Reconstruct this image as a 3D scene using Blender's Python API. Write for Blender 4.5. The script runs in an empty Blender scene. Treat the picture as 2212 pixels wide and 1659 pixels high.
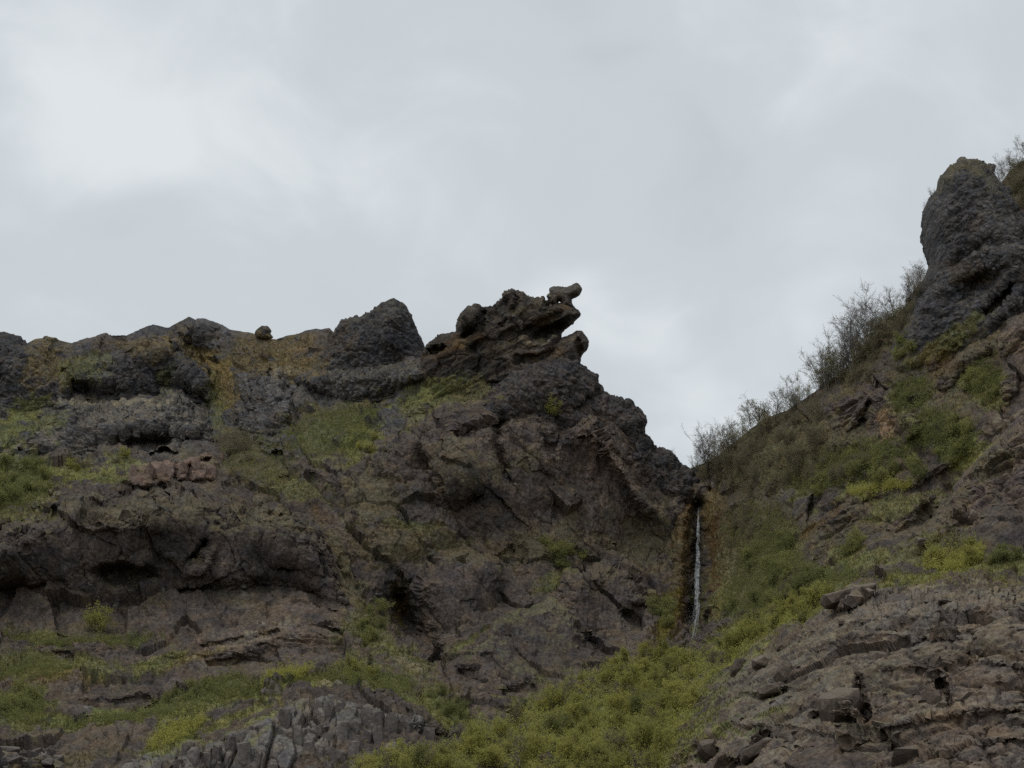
import bpy, math, random
import numpy as np
from mathutils import Vector

# ------------------------------------------------------------------ camera
# (u, v) below are picture coordinates of a 2212 x 1659 view of the place; every
# surface carries its own distance Y in metres, so (u, v, Y) is a point in the world.
F = 1106.0 / math.tan(math.radians(15.0))
PITCH = math.radians(20.0)
CP, SP = math.cos(PITCH), math.sin(PITCH)
CAMZ = 1.7
scene = bpy.context.scene
COL = scene.collection
cam = bpy.data.cameras.new('camera')
cam.sensor_width = 36.0
cam.lens = 18.0 / math.tan(math.radians(15.0))
cam.clip_start = 0.5
cam.clip_end = 6000.0
camo = bpy.data.objects.new('camera', cam)
COL.objects.link(camo)
camo.location = (0, 0, CAMZ)
camo.rotation_euler = (math.pi / 2 + PITCH, 0, 0)
scene.camera = camo

# ------------------------------------------------------------------ sky, sun, exposure
SUN_EL, SUN_AZ = math.radians(58), math.radians(-35)      # azimuth from +Y, clockwise
w = bpy.data.worlds.new('World')
scene.world = w
w.use_nodes = True
nt = w.node_tree
nt.nodes.clear()
def N(tree, typ, **kw):
    n = tree.nodes.new(typ)
    for k, v in kw.items():
        setattr(n, k, v)
    return n
def ramp(tree, fac, stops, interp='LINEAR'):
    r = N(tree, 'ShaderNodeValToRGB')
    r.color_ramp.interpolation = interp
    e = r.color_ramp.elements
    while len(e) < len(stops):
        e.new(0.5)
    for i, (p, c) in enumerate(stops):
        e[i].position = p
        e[i].color = (c[0], c[1], c[2], 1) if not isinstance(c, (int, float)) else (c, c, c, 1)
    tree.links.new(fac, r.inputs[0])
    return r
def math_node(tree, op, a, b=None):
    m = N(tree, 'ShaderNodeMath', operation=op)
    for i, x in enumerate((a, b)):
        if x is None:
            continue
        if isinstance(x, (int, float)):
            m.inputs[i].default_value = x
        else:
            tree.links.new(x, m.inputs[i])
    return m.outputs[0]
def mixc(tree, fac, a, b, blend='MIX'):
    m = N(tree, 'ShaderNodeMix', data_type='RGBA', blend_type=blend)
    for i, x in ((0, fac), (6, a), (7, b)):
        if isinstance(x, (int, float)):
            m.inputs[i].default_value = x
        elif isinstance(x, tuple):
            m.inputs[i].default_value = (*x, 1)
        else:
            tree.links.new(x, m.inputs[i])
    return m.outputs[2]

tc = N(nt, 'ShaderNodeTexCoord')
sep = N(nt, 'ShaderNodeSeparateXYZ')
nt.links.new(tc.outputs['Generated'], sep.inputs[0])
den = math_node(nt, 'ADD', math_node(nt, 'ABSOLUTE', sep.outputs[2]), 0.6)
cmb = N(nt, 'ShaderNodeCombineXYZ')
nt.links.new(math_node(nt, 'DIVIDE', sep.outputs[0], den), cmb.inputs[0])
nt.links.new(math_node(nt, 'DIVIDE', sep.outputs[1], den), cmb.inputs[1])
n1 = N(nt, 'ShaderNodeTexNoise'); n1.inputs['Scale'].default_value = 3.2
n1.inputs['Detail'].default_value = 4; n1.inputs['Roughness'].default_value = 0.42
n1.inputs['Distortion'].default_value = 0.5
mp = N(nt, 'ShaderNodeMapping'); mp.inputs['Location'].default_value = (3.465, 2.004, 0)
nt.links.new(cmb.outputs[0], mp.inputs[0]); nt.links.new(mp.outputs[0], n1.inputs[0])
n2 = N(nt, 'ShaderNodeTexNoise'); n2.inputs['Scale'].default_value = 12.0
n2.inputs['Detail'].default_value = 4; n2.inputs['Distortion'].default_value = 0.6
nt.links.new(mp.outputs[0], n2.inputs[0])
cl = math_node(nt, 'ADD', math_node(nt, 'MULTIPLY', n1.outputs[0], 0.70), math_node(nt, 'MULTIPLY', n2.outputs[0], 0.30))
cr = ramp(nt, cl, [(0.34, (0.542, 0.589, 0.624)), (0.48, (0.618, 0.664, 0.697)), (0.64, (0.780, 0.824, 0.846))], 'EASE')
sky = N(nt, 'ShaderNodeTexSky', sky_type='NISHITA', sun_disc=False)
sky.sun_elevation = SUN_EL
sky.sun_rotation = SUN_AZ
skys = mixc(nt, 1.0, sky.outputs[0], (0.09, 0.09, 0.09), 'MULTIPLY')
bg = N(nt, 'ShaderNodeBackground'); bg.inputs[1].default_value = 1.0
nt.links.new(mixc(nt, 0.93, skys, cr.outputs[0]), bg.inputs[0])
wo = N(nt, 'ShaderNodeOutputWorld'); nt.links.new(bg.outputs[0], wo.inputs[0])

sl = bpy.data.lights.new('sun', 'SUN')
sl.energy = 1.0
sl.angle = math.radians(20)
sl.color = (1.0, 0.96, 0.90)
so = bpy.data.objects.new('sun', sl)
COL.objects.link(so)
sdir = Vector((math.sin(SUN_AZ) * math.cos(SUN_EL), -0.55 * math.cos(SUN_AZ) * math.cos(SUN_EL), math.sin(SUN_EL)))
so.rotation_euler = sdir.to_track_quat('Z', 'Y').to_euler()
sky.sun_rotation = math.atan2(sdir.x, sdir.y)
vs = scene.view_settings
scene.cycles.use_denoising = False
vs.view_transform = 'Standard'
vs.look = 'None'
vs.exposure = 0.0
vs.gamma = 1.0
vs.use_curve_mapping = False

# ------------------------------------------------------------------ numeric helpers
f4 = np.float32
rng = np.random.default_rng(11)
PERM = rng.permutation(256).astype(np.int32)
G = rng.normal(size=(256, 3)); G = (G / np.linalg.norm(G, axis=1)[:, None]).astype(f4)
R3 = rng.random((256, 3)).astype(f4)
R1 = rng.random(256).astype(f4) * 2 - 1
def hsh(x, y, z):
    return PERM[(PERM[(PERM[x & 255] + y) & 255] + z) & 255]
def perlin(p):
    i = np.floor(p).astype(np.int32)
    f = (p - i).astype(f4)
    s = f * f * f * (f * (f * 6 - 15) + 10)
    out = np.zeros(len(p), f4)
    for dx in (0, 1):
        wx = s[:, 0] if dx else 1 - s[:, 0]
        for dy in (0, 1):
            wy = (s[:, 1] if dy else 1 - s[:, 1]) * wx
            for dz in (0, 1):
                g = G[hsh(i[:, 0] + dx, i[:, 1] + dy, i[:, 2] + dz)]
                d = g[:, 0] * (f[:, 0] - dx) + g[:, 1] * (f[:, 1] - dy) + g[:, 2] * (f[:, 2] - dz)
                out += d * wy * (s[:, 2] if dz else 1 - s[:, 2])
    return out * 1.5
def fbm(p, size, octv=3, gain=0.5, ridged=False, off=0.0):
    q = p / f4(size) + f4(off)
    a, tot, out = 1.0, 0.0, np.zeros(len(p), f4)
    for _ in range(octv):
        n = perlin(q)
        if ridged:
            n = 1 - 2 * np.abs(n) ** 0.8
        out += a * n
        tot += a
        a *= gain
        q = q * f4(2.03) + f4(17.3)
    return out / f4(tot)
def worley(p, size, off=0.0):
    """nearest-cell distance, second distance, cell hash, vector from the cell's seed"""
    q = p / np.asarray(size, f4) + f4(off)
    i = np.floor(q).astype(np.int32)
    f = (q - i).astype(f4)
    b1 = np.full(len(p), 9, f4); b2 = b1.copy()
    hid = np.zeros(len(p), np.int32); vec = np.zeros((len(p), 3), f4)
    for dx in (-1, 0, 1):
        for dy in (-1, 0, 1):
            for dz in (-1, 0, 1):
                h = hsh(i[:, 0] + dx, i[:, 1] + dy, i[:, 2] + dz)
                v = f - (R3[h] + np.array((dx, dy, dz), f4))
                d = np.einsum('ij,ij->i', v, v)
                m = d < b1
                b2 = np.where(m, b1, np.minimum(b2, d))
                b1 = np.where(m, d, b1)
                hid = np.where(m, h, hid)
                vec[m] = v[m]
    return np.sqrt(b1), np.sqrt(b2), hid, vec
def blocks(p, size, off=0.0, tilt=0.5, crack=0.25):
    f1, f2, h, v = worley(p, size, off)
    o = R1[h] * 0.6 + tilt * np.einsum('ij,ij->i', v, G[(h * 7 + 13) & 255])
    return o - crack * np.exp(-((f2 - f1) / 0.09) ** 2)

def at(u, v, Y):
    """world point(s) on the view line (u, v) at distance Y"""
    a = (np.asarray(u, float) - 1106.0) / F
    b = -(np.asarray(v, float) - 829.5) / F
    t = Y / (CP - b * SP)
    return np.stack([a * t, np.broadcast_to(np.asarray(Y, float), np.shape(t)) + 0 * t, CAMZ + t * (SP + b * CP)], -1)
def uv_of(p):
    d = p - np.array((0, 0, CAMZ))
    fz = d[..., 1] * CP + d[..., 2] * SP
    up = -d[..., 1] * SP + d[..., 2] * CP
    return 1106.0 + F * d[..., 0] / fz, 829.5 - F * up / fz

# base distance of the hillside: thin-plate spline through surveyed points
CTRL = [
 (-300,740,262),(0,735,260),(200,735,258),(400,700,258),(570,730,255),(720,720,249),(830,760,244),(950,765,232),(1100,790,228),
 (1250,830,226),(1390,960,226),(1490,1010,235),
 (-300,900,243),(0,900,243),(150,900,243),(350,900,241),(500,900,239),(650,880,238),(800,880,233),(960,860,226),(1100,900,222),
 (-300,1010,225),(0,1010,225),(300,1010,225),(500,1010,225),(650,980,225),(800,980,223),
 (-300,1070,214),(0,1070,214),(300,1070,214),(640,1050,217),(760,1100,214),(800,1180,210),(850,1250,209),(1000,1150,215),(1200,1100,218),(1350,1100,220),
 (-300,1370,202),(0,1370,202),(300,1370,202),(500,1340,202),(700,1310,204),(900,1400,200),(1100,1490,193),(1300,1450,197),(1420,1400,201),
 (1500,1090,228),(1500,1250,215),(1500,1400,201),(1545,1030,231),(1400,1500,189),(1300,1600,179),(1200,1659,172),(1150,1850,156),
 (-300,1450,190),(0,1450,190),(300,1450,191),(600,1420,192),(800,1420,194),(0,1550,178),(300,1550,178),(600,1500,182),
 (-300,1659,165),(0,1659,165),(300,1659,165),(600,1620,169),(900,1560,177),(900,1659,166),(-300,1850,148),(0,1850,148),(600,1850,148),
 (1600,940,223),(1700,890,215),(1850,770,205),(1985,630,201),(2100,480,205),(2212,350,206),(2500,110,200),
 (1600,1100,213),(1700,1050,205),(1850,950,195),(2000,800,191),(2212,600,190),(2500,500,178),
 (1600,1250,201),(1750,1200,189),(1900,1100,183),(2050,1000,179),(2212,850,175),(2500,800,168),
 (1600,1350,190),(1750,1290,176),(1850,1250,168),(2050,1200,161),(2212,1180,157),(2500,1150,151),
 (1560,1460,177),(1700,1500,152),(1900,1450,141),(2212,1400,136),(1440,1659,166),(1600,1659,142),(1900,1659,127),(2212,1659,121),(2500,1659,118),
 (1500,1850,142),(1900,1850,112),(2212,1850,106),(2500,1850,104)]
CT = np.array(CTRL, float)
def tps_k(r2):
    return r2 * np.log(r2 + 1e-9)
XY = CT[:, :2] / 500.0
K = tps_k(((XY[:, None] - XY[None]) ** 2).sum(-1)) + 0.02 * np.eye(len(XY))
Pm = np.hstack([np.ones((len(XY), 1)), XY])
A = np.block([[K, Pm], [Pm.T, np.zeros((3, 3))]])
WT = np.linalg.solve(A, np.concatenate([CT[:, 2], np.zeros(3)]))
def base_exact(u, v):
    q = np.stack([u, v], -1) / 500.0
    out = np.empty(len(q))
    for s in range(0, len(q), 60000):
        c = q[s:s + 60000]
        out[s:s + 60000] = tps_k(((c[:, None] - XY[None]) ** 2).sum(-1)) @ WT[:-3] + WT[-3] + c @ WT[-2:]
    return out
# sampled once on a coarse lattice, then read bilinearly
LU, LV = np.arange(-420, 2660, 20.0), np.arange(0, 2000, 20.0)
LY = base_exact(*[a.ravel() for a in np.meshgrid(LU, LV, indexing='ij')]).reshape(len(LU), len(LV))
def bil(tab, x, y):
    x = np.clip(x, 0, tab.shape[0] - 1.001); y = np.clip(y, 0, tab.shape[1] - 1.001)
    i = x.astype(int); j = y.astype(int)
    a = x - i; b = y - j
    if tab.ndim == 3:
        a = a[:, None]; b = b[:, None]
    return (tab[i, j] * (1 - a) * (1 - b) + tab[i + 1, j] * a * (1 - b) + tab[i, j + 1] * (1 - a) * b + tab[i + 1, j + 1] * a * b)
def seg_dist(u, v, pl):
    """distance to a polyline and the fraction along it"""
    best = np.full(u.shape, 1e9); fr = np.zeros(u.shape)
    n = len(pl) - 1
    for k in range(n):
        x0, y0 = pl[k]; x1, y1 = pl[k + 1]
        dx, dy = x1 - x0, y1 - y0
        t = np.clip(((u - x0) * dx + (v - y0) * dy) / (dx * dx + dy * dy + 1e-9), 0, 1)
        d = np.hypot(u - x0 - t * dx, v - y0 - t * dy)
        m = d < best
        best[m] = d[m]; fr[m] = (k + t[m]) / n
    return best, fr
# local relief: ('groove'/'rib', polyline, half width, metres) and ('bump', (cu, cv, ru, rv, angle), metres)
def relief(u, v, feats):
    y = np.zeros(u.shape)
    for ft in feats:
        if ft[0] == 'line':
            d, _ = seg_dist(u, v, ft[1])
            y += ft[3] * np.exp(-(d / ft[2]) ** 2)
        else:
            cu, cv, ru, rv, an = ft[1]
            c, s = math.cos(math.radians(an)), math.sin(math.radians(an))
            du, dv = u - cu, v - cv
            r2 = ((du * c + dv * s) / ru) ** 2 + ((-du * s + dv * c) / rv) ** 2
            y += ft[2] * np.exp(-r2 ** ft[3])
    return y
HFEAT = [
 ('line', [(1543,1020),(1540,1062)], 13, 3.0),
 ('line', [(1508,1096),(1506,1200),(1500,1340)], 20, 7.0),
 ('line', [(1500,1330),(1490,1420)], 26, 2.0),
 ('line', [(862,1295),(888,1365),(940,1420)], 30, 6.0), ('bump', (884,1350,34,60,-28), 3.5, 1.0),
 ('line', [(1000,1460),(1080,1500),(1150,1490)], 16, 3.0),
 ('line', [(1040,1160),(930,1210),(860,1230)], 30, 1.2),
 ('bump', (420,760,60,45,20), 3.0, 1.0), ('bump', (470,905,45,80,-20), 4.0, 1.0),
 ('bump', (420,705,70,40,0), -3.0, 1.0), ('bump', (300,730,60,35,0), -3.0, 1.0), ('bump', (95,745,50,40,0), -3.0, 1.0),
 ('bump', (640,760,60,40,0), -2.0, 1.0),
 ('bump', (200,1390,180,24,2), -1.6, 1.0), ('bump', (150,1425,160,20,2), 1.2, 1.0),
 ('bump', (560,1385,170,22,-14), -1.5, 1.0), ('bump', (520,1440,150,22,-8), 1.2, 1.0),
 ('bump', (330,1470,200,24,-4), -1.2, 1.0), ('bump', (250,1515,130,20,-2), 1.4, 1.0),
 ('bump', (350,1560,220,24,-12), -1.5, 1.0), ('bump', (600,1470,110,20,-16), -1.3, 1.0),
 ('bump', (900,1530,130,22,18), -2.5, 1.0), ('bump', (950,1590,60,10,15), 2.5, 1.0),
 ('bump', (1830,1090,120,14,-25), -2.5, 1.0), ('bump', (2020,1010,90,14,-30), -2.0, 1.0),
 ('bump', (1720,970,80,40,-30), -2.0, 1.0), ('bump', (2120,900,70,60,-30), -2.0, 1.0),
 ('bump', (2050,740,90,20,-35), -2.5, 1.0),
]
def WU(u, v, o):
    return 11 * fbm(np.c_[np.ravel(u) / 26.0, np.ravel(v) / 26.0, np.full(np.size(u), 4.7)].astype(f4), 1.0, 4, .6, off=o).reshape(np.shape(u))
def Ybase(u, v):
    return bil(LY, (u + 420) / 20.0, v / 20.0) + relief(u + WU(u, v, 0.), v + WU(u, v, 7.), HFEAT)

# ------------------------------------------------------------------ colours of the ground and rock (albedo)
C_CONG = np.array((0.098, 0.092, 0.090)); C_MASS = np.array((0.112, 0.092, 0.082)); C_RED = np.array((0.185, 0.132, 0.108))
C_CRAG = np.array((0.142, 0.115, 0.096)); C_DARKC = np.array((0.088, 0.078, 0.068)); C_GREY = np.array((0.138, 0.122, 0.114))
C_OLIVE = np.array((0.135, 0.118, 0.066)); C_GREEN = np.array((0.172, 0.178, 0.064)); C_YEL = np.array((0.235, 0.245, 0.075))
C_BROWN = np.array((0.125, 0.098, 0.072)); C_RUST = np.array((0.125, 0.070, 0.024)); C_STRAW = np.array((0.27, 0.235, 0.165))
C_GOLD = np.array((0.195, 0.148, 0.062)); C_TAN = np.array((0.33, 0.23, 0.15)); C_PURP = np.array((0.125, 0.095, 0.092))
C_WET = np.array((0.05, 0.042, 0.03))
# patches with a colour of their own: centre, radii, angle (degrees, clockwise), colour, strength
PATCH = [
 # moss and dead grass on the upper left
 (110,790,60,50,10,C_GOLD,.55),(230,745,60,25,0,C_BROWN,.5),(180,800,60,25,-15,C_GREEN,.5),(310,755,60,22,5,C_GOLD,.5),
 (430,770,70,25,25,C_GOLD,.7),(480,830,30,70,-20,C_GOLD,.8),(470,880,22,60,-10,C_GREEN,.5),(540,790,60,25,0,C_GOLD,.6),
 (640,790,70,30,0,C_GOLD,.7),(680,740,80,30,0,C_BROWN,.6),(590,745,80,25,0,C_GOLD,.5),(625,805,40,12,-5,C_STRAW,.5),
 (250,875,120,6,3,C_STRAW,.8),(60,890,50,25,-20,C_GREEN,.7),(20,940,40,40,0,C_GREEN,.7),(90,930,60,20,-15,C_GREEN,.6),(360,820,16,40,5,C_GREEN,.45),
 (30,1050,90,60,0,C_GREEN,.8),(150,1030,60,20,0,C_YEL,.65),(230,1035,60,14,0,C_GREEN,.7),(270,1010,40,14,0,C_YEL,.5),(520,970,60,45,0,C_OLIVE,.7),
 (720,930,110,50,-15,C_GREEN,.6),(780,970,45,35,-35,C_YEL,.55),(700,900,100,22,-12,C_OLIVE,.7),(560,1020,90,35,10,C_OLIVE,.7),(640,1060,70,28,15,C_GREEN,.5),
 (850,880,90,14,-22,C_GREEN,.55),(960,850,90,35,-5,C_GREEN,.65),(1020,850,40,30,0,C_OLIVE,.5),(900,890,24,40,35,C_GREEN,.5),
 # crag moss
 (1130,670,40,10,-15,C_OLIVE,.35),(1000,740,50,16,-25,C_RUST,.3),(960,760,40,14,-15,C_RUST,.3),(1180,690,40,10,-28,C_RUST,.4),(1180,760,50,10,-10,C_RUST,.3),
 (1165,735,40,5,-15,C_STRAW,.6),(1090,745,36,5,-28,C_STRAW,.5),
 # centre
 (1100,1010,50,14,-25,C_OLIVE,.5),(880,1140,60,14,8,C_GREEN,.6),(950,1170,90,22,14,C_OLIVE,.7),(900,1200,70,14,-5,C_STRAW,.25),(1140,990,30,30,0,C_OLIVE,.4),
 (700,1110,40,12,40,C_RUST,.3),(730,1190,14,70,-30,C_OLIVE,.7),(760,1270,30,40,-30,C_OLIVE,.6),(860,1270,30,14,0,C_OLIVE,.7),(870,1310,20,30,15,C_RUST,.6),
 (1190,1265,50,8,-30,C_GREEN,.6),(1200,1240,45,14,-25,C_GREEN,.5),(1020,1400,40,5,-32,C_GREEN,.7),(790,1360,60,60,35,C_GREEN,.55),(880,1430,70,20,28,C_GREEN,.6),
 (1300,1010,60,60,40,C_MASS,.4),(1340,1010,90,10,48,C_BROWN,.6),(1300,1000,40,80,-30,np.array((.135,.095,.08)),.5),
 # waterfall walls
 (1478,1200,14,100,3,C_RUST,.55),(1465,1330,20,60,8,C_RUST,.5),(1532,1150,14,70,-5,C_RUST,.6),(1545,1270,22,60,-5,C_RUST,.55),(1506,1230,20,150,2,C_WET,.9),(1506,1370,16,60,0,C_WET,.7),(1440,1340,26,60,10,np.array((.14,.12,.02)),.8),(1535,1090,20,40,10,C_GOLD,.6),
 (1500,1400,26,60,0,C_PURP,.6),
 # benches, lower left
 (120,1450,140,16,-2,C_GREEN,.7),(330,1430,90,10,-14,C_GREEN,.6),(180,1560,150,16,-3,C_GREEN,.8),(430,1530,150,16,-12,C_GREEN,.75),(680,1480,90,16,-8,C_YEL,.6),(840,1500,130,20,10,C_GREEN,.75),(1010,1560,80,24,25,C_GREEN,.7),(150,1640,120,14,-8,C_OLIVE,.7),(880,1480,90,26,12,C_OLIVE,.6),(560,1600,60,10,-30,C_GREEN,.5),
 (800,1080,60,60,20,C_OLIVE,.6),(850,1180,90,40,10,C_OLIVE,.6),(1000,1200,120,20,8,C_OLIVE,.5),(1180,1170,110,40,-5,C_OLIVE,.5),(1400,1180,70,60,0,C_OLIVE,.6),(980,1000,70,50,20,C_OLIVE,.35),(300,1110,250,22,2,C_OLIVE,.35),(580,1120,90,30,20,C_OLIVE,.5),
 (1830,1150,90,50,-25,C_OLIVE,.4),(2000,1120,120,40,-30,C_OLIVE,.45),(2100,780,90,60,-35,C_OLIVE,.5),(1990,900,90,60,-30,C_OLIVE,.4),
 (160,1385,170,14,2,C_GREEN,.8),(60,1440,120,25,0,C_GREEN,.6),(90,1470,90,22,0,C_GOLD,.5),(40,1530,70,40,0,C_GREEN,.75),(30,1560,50,40,0,C_YEL,.5),
 (420,1420,90,8,-18,C_GOLD,.7),(540,1380,110,7,-18,C_STRAW,.45),(640,1330,110,16,0,np.array((.16,.12,.10)),.5),(330,1440,60,10,-15,C_GREEN,.6),
 (300,1545,150,14,-4,C_GREEN,.8),(480,1500,120,22,-8,C_GREEN,.7),(620,1470,70,16,-14,C_YEL,.6),(380,1590,80,28,-25,C_YEL,.7),(520,1560,90,14,-20,C_YEL,.6),
 (230,1600,90,25,0,C_BROWN,.8),(760,1460,60,40,0,C_YEL,.35),(800,1480,120,25,5,C_GREEN,.7),(960,1530,80,22,22,C_GREEN,.7),(880,1440,40,6,25,C_STRAW,.6),
 (720,1493,30,4,2,C_STRAW,.6),(790,1500,14,4,4,C_STRAW,.7),
 # gully
 (1300,1560,260,90,-10,C_GREEN,.8),(1350,1600,200,60,-10,C_YEL,.5),(1000,1640,220,30,-5,C_YEL,.65),(1450,1470,140,60,-25,C_GREEN,.8),(1640,1360,120,35,-30,C_YEL,.75),
 (1600,1290,90,50,-20,C_GREEN,.6),(1730,1300,70,26,-30,C_YEL,.6),
 # right slope
 (1700,1010,150,40,-10,C_GREEN,.45),(1620,1230,70,90,0,C_GREEN,.5),(1760,1270,80,24,-20,C_GREEN,.6),(1960,860,60,40,-30,C_GREEN,.5),(2010,930,60,30,-30,C_GREEN,.6),(2090,860,60,50,-30,C_OLIVE,.7),(1930,1090,80,16,-20,C_GREEN,.6),(2010,1180,80,24,-30,C_GREEN,.5),(1880,1210,60,20,-15,C_GREEN,.6),(2140,1010,70,24,-35,C_OLIVE,.6),
 (1640,970,130,70,-20,C_OLIVE,.8),(1650,1180,110,90,-20,C_OLIVE,.7),(1760,960,130,60,-15,C_OLIVE,.7),(1880,760,30,110,40,C_OLIVE,.8),(1850,1010,120,40,-20,C_GREEN,.6),(1880,1060,80,14,-15,C_YEL,.5),(1960,790,60,30,-35,C_OLIVE,.6),(2060,730,90,20,-35,C_GREEN,.6),
 (2130,830,50,50,-30,C_GREEN,.7),(2060,960,50,40,-20,C_GREEN,.7),(2080,990,60,20,-35,C_YEL,.6),(2030,780,40,30,0,C_RUST,.35),(2180,890,50,8,-35,C_STRAW,.5),
 (2060,1210,60,28,-10,C_YEL,.75),(2180,1210,60,20,-5,C_GREEN,.8),(1970,1250,90,12,-10,C_YEL,.6),(1830,1200,40,30,0,C_GREEN,.7),(1690,1200,40,70,0,C_GREEN,.5),
 (1905,895,20,13,-20,C_TAN,.9),(1915,925,18,26,20,C_TAN,.7),(1770,1130,60,10,-35,C_RUST,.5),(2040,1160,50,8,-40,C_OLIVE,.6),
 (2205,400,28,60,-20,C_OLIVE,.7),(2080,365,60,14,10,C_OLIVE,.6),(2040,400,18,30,20,C_OLIVE,.4),(2100,590,60,25,10,C_BROWN,.5),
 # foreground crag
 (1860,1264,50,3.5,-8,C_STRAW,.75),(2010,1272,60,4,0,C_STRAW,.75),(2110,1262,50,4,-2,C_STRAW,.75),(2185,1255,40,4,-5,C_STRAW,.7),(1830,1345,50,4,-18,C_STRAW,.6),(1950,1332,60,4,-12,C_STRAW,.6),(1760,1388,60,3,-20,C_STRAW,.55),(1900,1582,60,4,-8,C_STRAW,.6),(1990,1452,70,3,-8,C_STRAW,.6),(1650,1385,40,4,-14,C_STRAW,.5),(2110,1560,60,4,-6,C_STRAW,.5),(2150,1420,50,4,-10,C_STRAW,.5),
 (1910,1560,40,22,-10,C_GREEN,.0),(1670,1535,28,10,-12,C_GREEN,.8),(1890,1558,30,7,-8,C_RUST,.5),(2080,1470,120,60,0,np.array((.15,.118,.10)),.5),(1640,1500,80,60,0,np.array((.16,.15,.125)),.4),
 (1960,1330,160,50,-5,C_GREY,.35),(2100,1600,120,60,0,np.array((.145,.108,.09)),.5),
]
def paint(col, p, u, v, fine, veg=None):
    wu = 16 * fbm(p, 4.0, 3, off=5.1); wv = 16 * fbm(p, 4.0, 3, off=9.7)
    fin2 = fbm(p, .55, 2, off=3.3)
    for cu, cv, ru, rv, an, c, st in PATCH:
        R = 2.2 * max(ru, rv) + 20
        m = np.nonzero((np.abs(u - cu) < R) & (np.abs(v - cv) < R))[0]
        if not len(m):
            continue
        ca, sa = math.cos(math.radians(an)), math.sin(math.radians(an))
        du = u[m] - cu + wu[m]; dv = v[m] - cv + 0.7 * wv[m]
        r = np.sqrt(((du * ca + dv * sa) / ru) ** 2 + ((-du * sa + dv * ca) / rv) ** 2)
        k = np.clip((1.26 - r + 1.15 * fine[m] + .65 * fin2[m]) * 1.7, 0, 1)
        k = (k * k * (3 - 2 * k) * st)[:, None]
        col[m] = col[m] * (1 - k) + c * k
        if veg is not None:
            veg[m] = veg[m] * (1 - k[:, 0]) + k[:, 0] * (1.0 if c[1] > 1.6 * c[2] else 0.0)
    return col

# ------------------------------------------------------------------ materials
def attr_material(name, bump_scale, bump_str, vor=0.0, rough=0.95, var=(0.62, 1.42), tint=((0.93, 0.97, 1.05), (1.10, 1.0, 0.88))):
    m = bpy.data.materials.new(name)
    m.use_nodes = True
    t = m.node_tree
    t.nodes.clear()
    out = N(t, 'ShaderNodeOutputMaterial')
    b = N(t, 'ShaderNodeBsdfPrincipled')
    b.inputs['Roughness'].default_value = rough
    b.inputs['Specular IOR Level'].default_value = 0.18
    a = N(t, 'ShaderNodeAttribute', attribute_name='albedo')
    g = N(t, 'ShaderNodeNewGeometry')
    n1 = N(t, 'ShaderNodeTexNoise'); n1.inputs['Scale'].default_value = bump_scale
    n1.inputs['Detail'].default_value = 6; n1.inputs['Roughness'].default_value = 0.65
    t.links.new(g.outputs['Position'], n1.inputs[0])
    n2 = N(t, 'ShaderNodeTexNoise'); n2.inputs['Scale'].default_value = bump_scale * 0.23
    n2.inputs['Detail'].default_value = 4
    t.links.new(g.outputs['Position'], n2.inputs[0])
    c1 = mixc(t, 1.0, a.outputs['Color'], ramp(t, n1.outputs[0], [(0.3, var[0]), (0.7, var[1])]).outputs[0], 'MULTIPLY')
    c2 = mixc(t, 1.0, c1, ramp(t, n2.outputs[0], [(0.35, tint[0]), (0.65, tint[1])]).outputs[0], 'MULTIPLY')
    h = n1.outputs[0]
    if vor:
        vn = N(t, 'ShaderNodeTexVoronoi'); vn.inputs['Scale'].default_value = vor
        t.links.new(g.outputs['Position'], vn.inputs['Vector'])
        h = math_node(t, 'ADD', math_node(t, 'MULTIPLY', n1.outputs[0], 0.7), math_node(t, 'MULTIPLY', vn.outputs['Distance'], -0.6))
        c2 = mixc(t, 1.0, c2, ramp(t, vn.outputs['Distance'], [(0.0, 1.18), (0.75, 0.72)]).outputs[0], 'MULTIPLY')
    bp = N(t, 'ShaderNodeBump'); bp.inputs['Strength'].default_value = bump_str; bp.inputs['Distance'].default_value = 0.25
    t.links.new(h, bp.inputs['Height'])
    t.links.new(bp.outputs[0], b.inputs['Normal'])
    t.links.new(c2, b.inputs['Base Color'])
    t.links.new(b.outputs[0], out.inputs[0])
    return m
M_TURF = attr_material('mossy_turf', 2.2, 0.7)
M_CONG = attr_material('conglomerate_rock', 3.2, 1.0, vor=2.2, var=(0.5, 1.5))
M_ROCK = attr_material('brown_rock', 2.6, 1.0, var=(0.45, 1.6))
M_WET = attr_material('wet_mossy_rock', 2.0, 0.9, rough=0.6)

def leaf_material(name, col, col2, trans=0.25):
    m = bpy.data.materials.new(name); m.use_nodes = True
    t = m.node_tree; t.nodes.clear()
    out = N(t, 'ShaderNodeOutputMaterial')
    oi = N(t, 'ShaderNodeObjectInfo')
    g = N(t, 'ShaderNodeNewGeometry')
    nz = N(t, 'ShaderNodeTexNoise'); nz.inputs['Scale'].default_value = 1.3; nz.inputs['Detail'].default_value = 3
    t.links.new(g.outputs['Position'], nz.inputs[0])
    fac = math_node(t, 'ADD', math_node(t, 'MULTIPLY', nz.outputs[0], 0.8), math_node(t, 'MULTIPLY', oi.outputs['Random'], 0.55))
    c = ramp(t, fac, [(0.3, col), (0.95, col2)]).outputs[0]
    d = N(t, 'ShaderNodeBsdfDiffuse'); tr = N(t, 'ShaderNodeBsdfTranslucent')
    t.links.new(c, d.inputs[0]); t.links.new(c, tr.inputs[0])
    mx = N(t, 'ShaderNodeMixShader'); mx.inputs[0].default_value = trans
    t.links.new(d.outputs[0], mx.inputs[1]); t.links.new(tr.outputs[0], mx.inputs[2])
    t.links.new(mx.outputs[0], out.inputs[0])
    return m
M_LEAF_Y = leaf_material('young_birch_leaves', (0.28, 0.278, 0.092), (0.46, 0.44, 0.135), .5)
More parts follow.
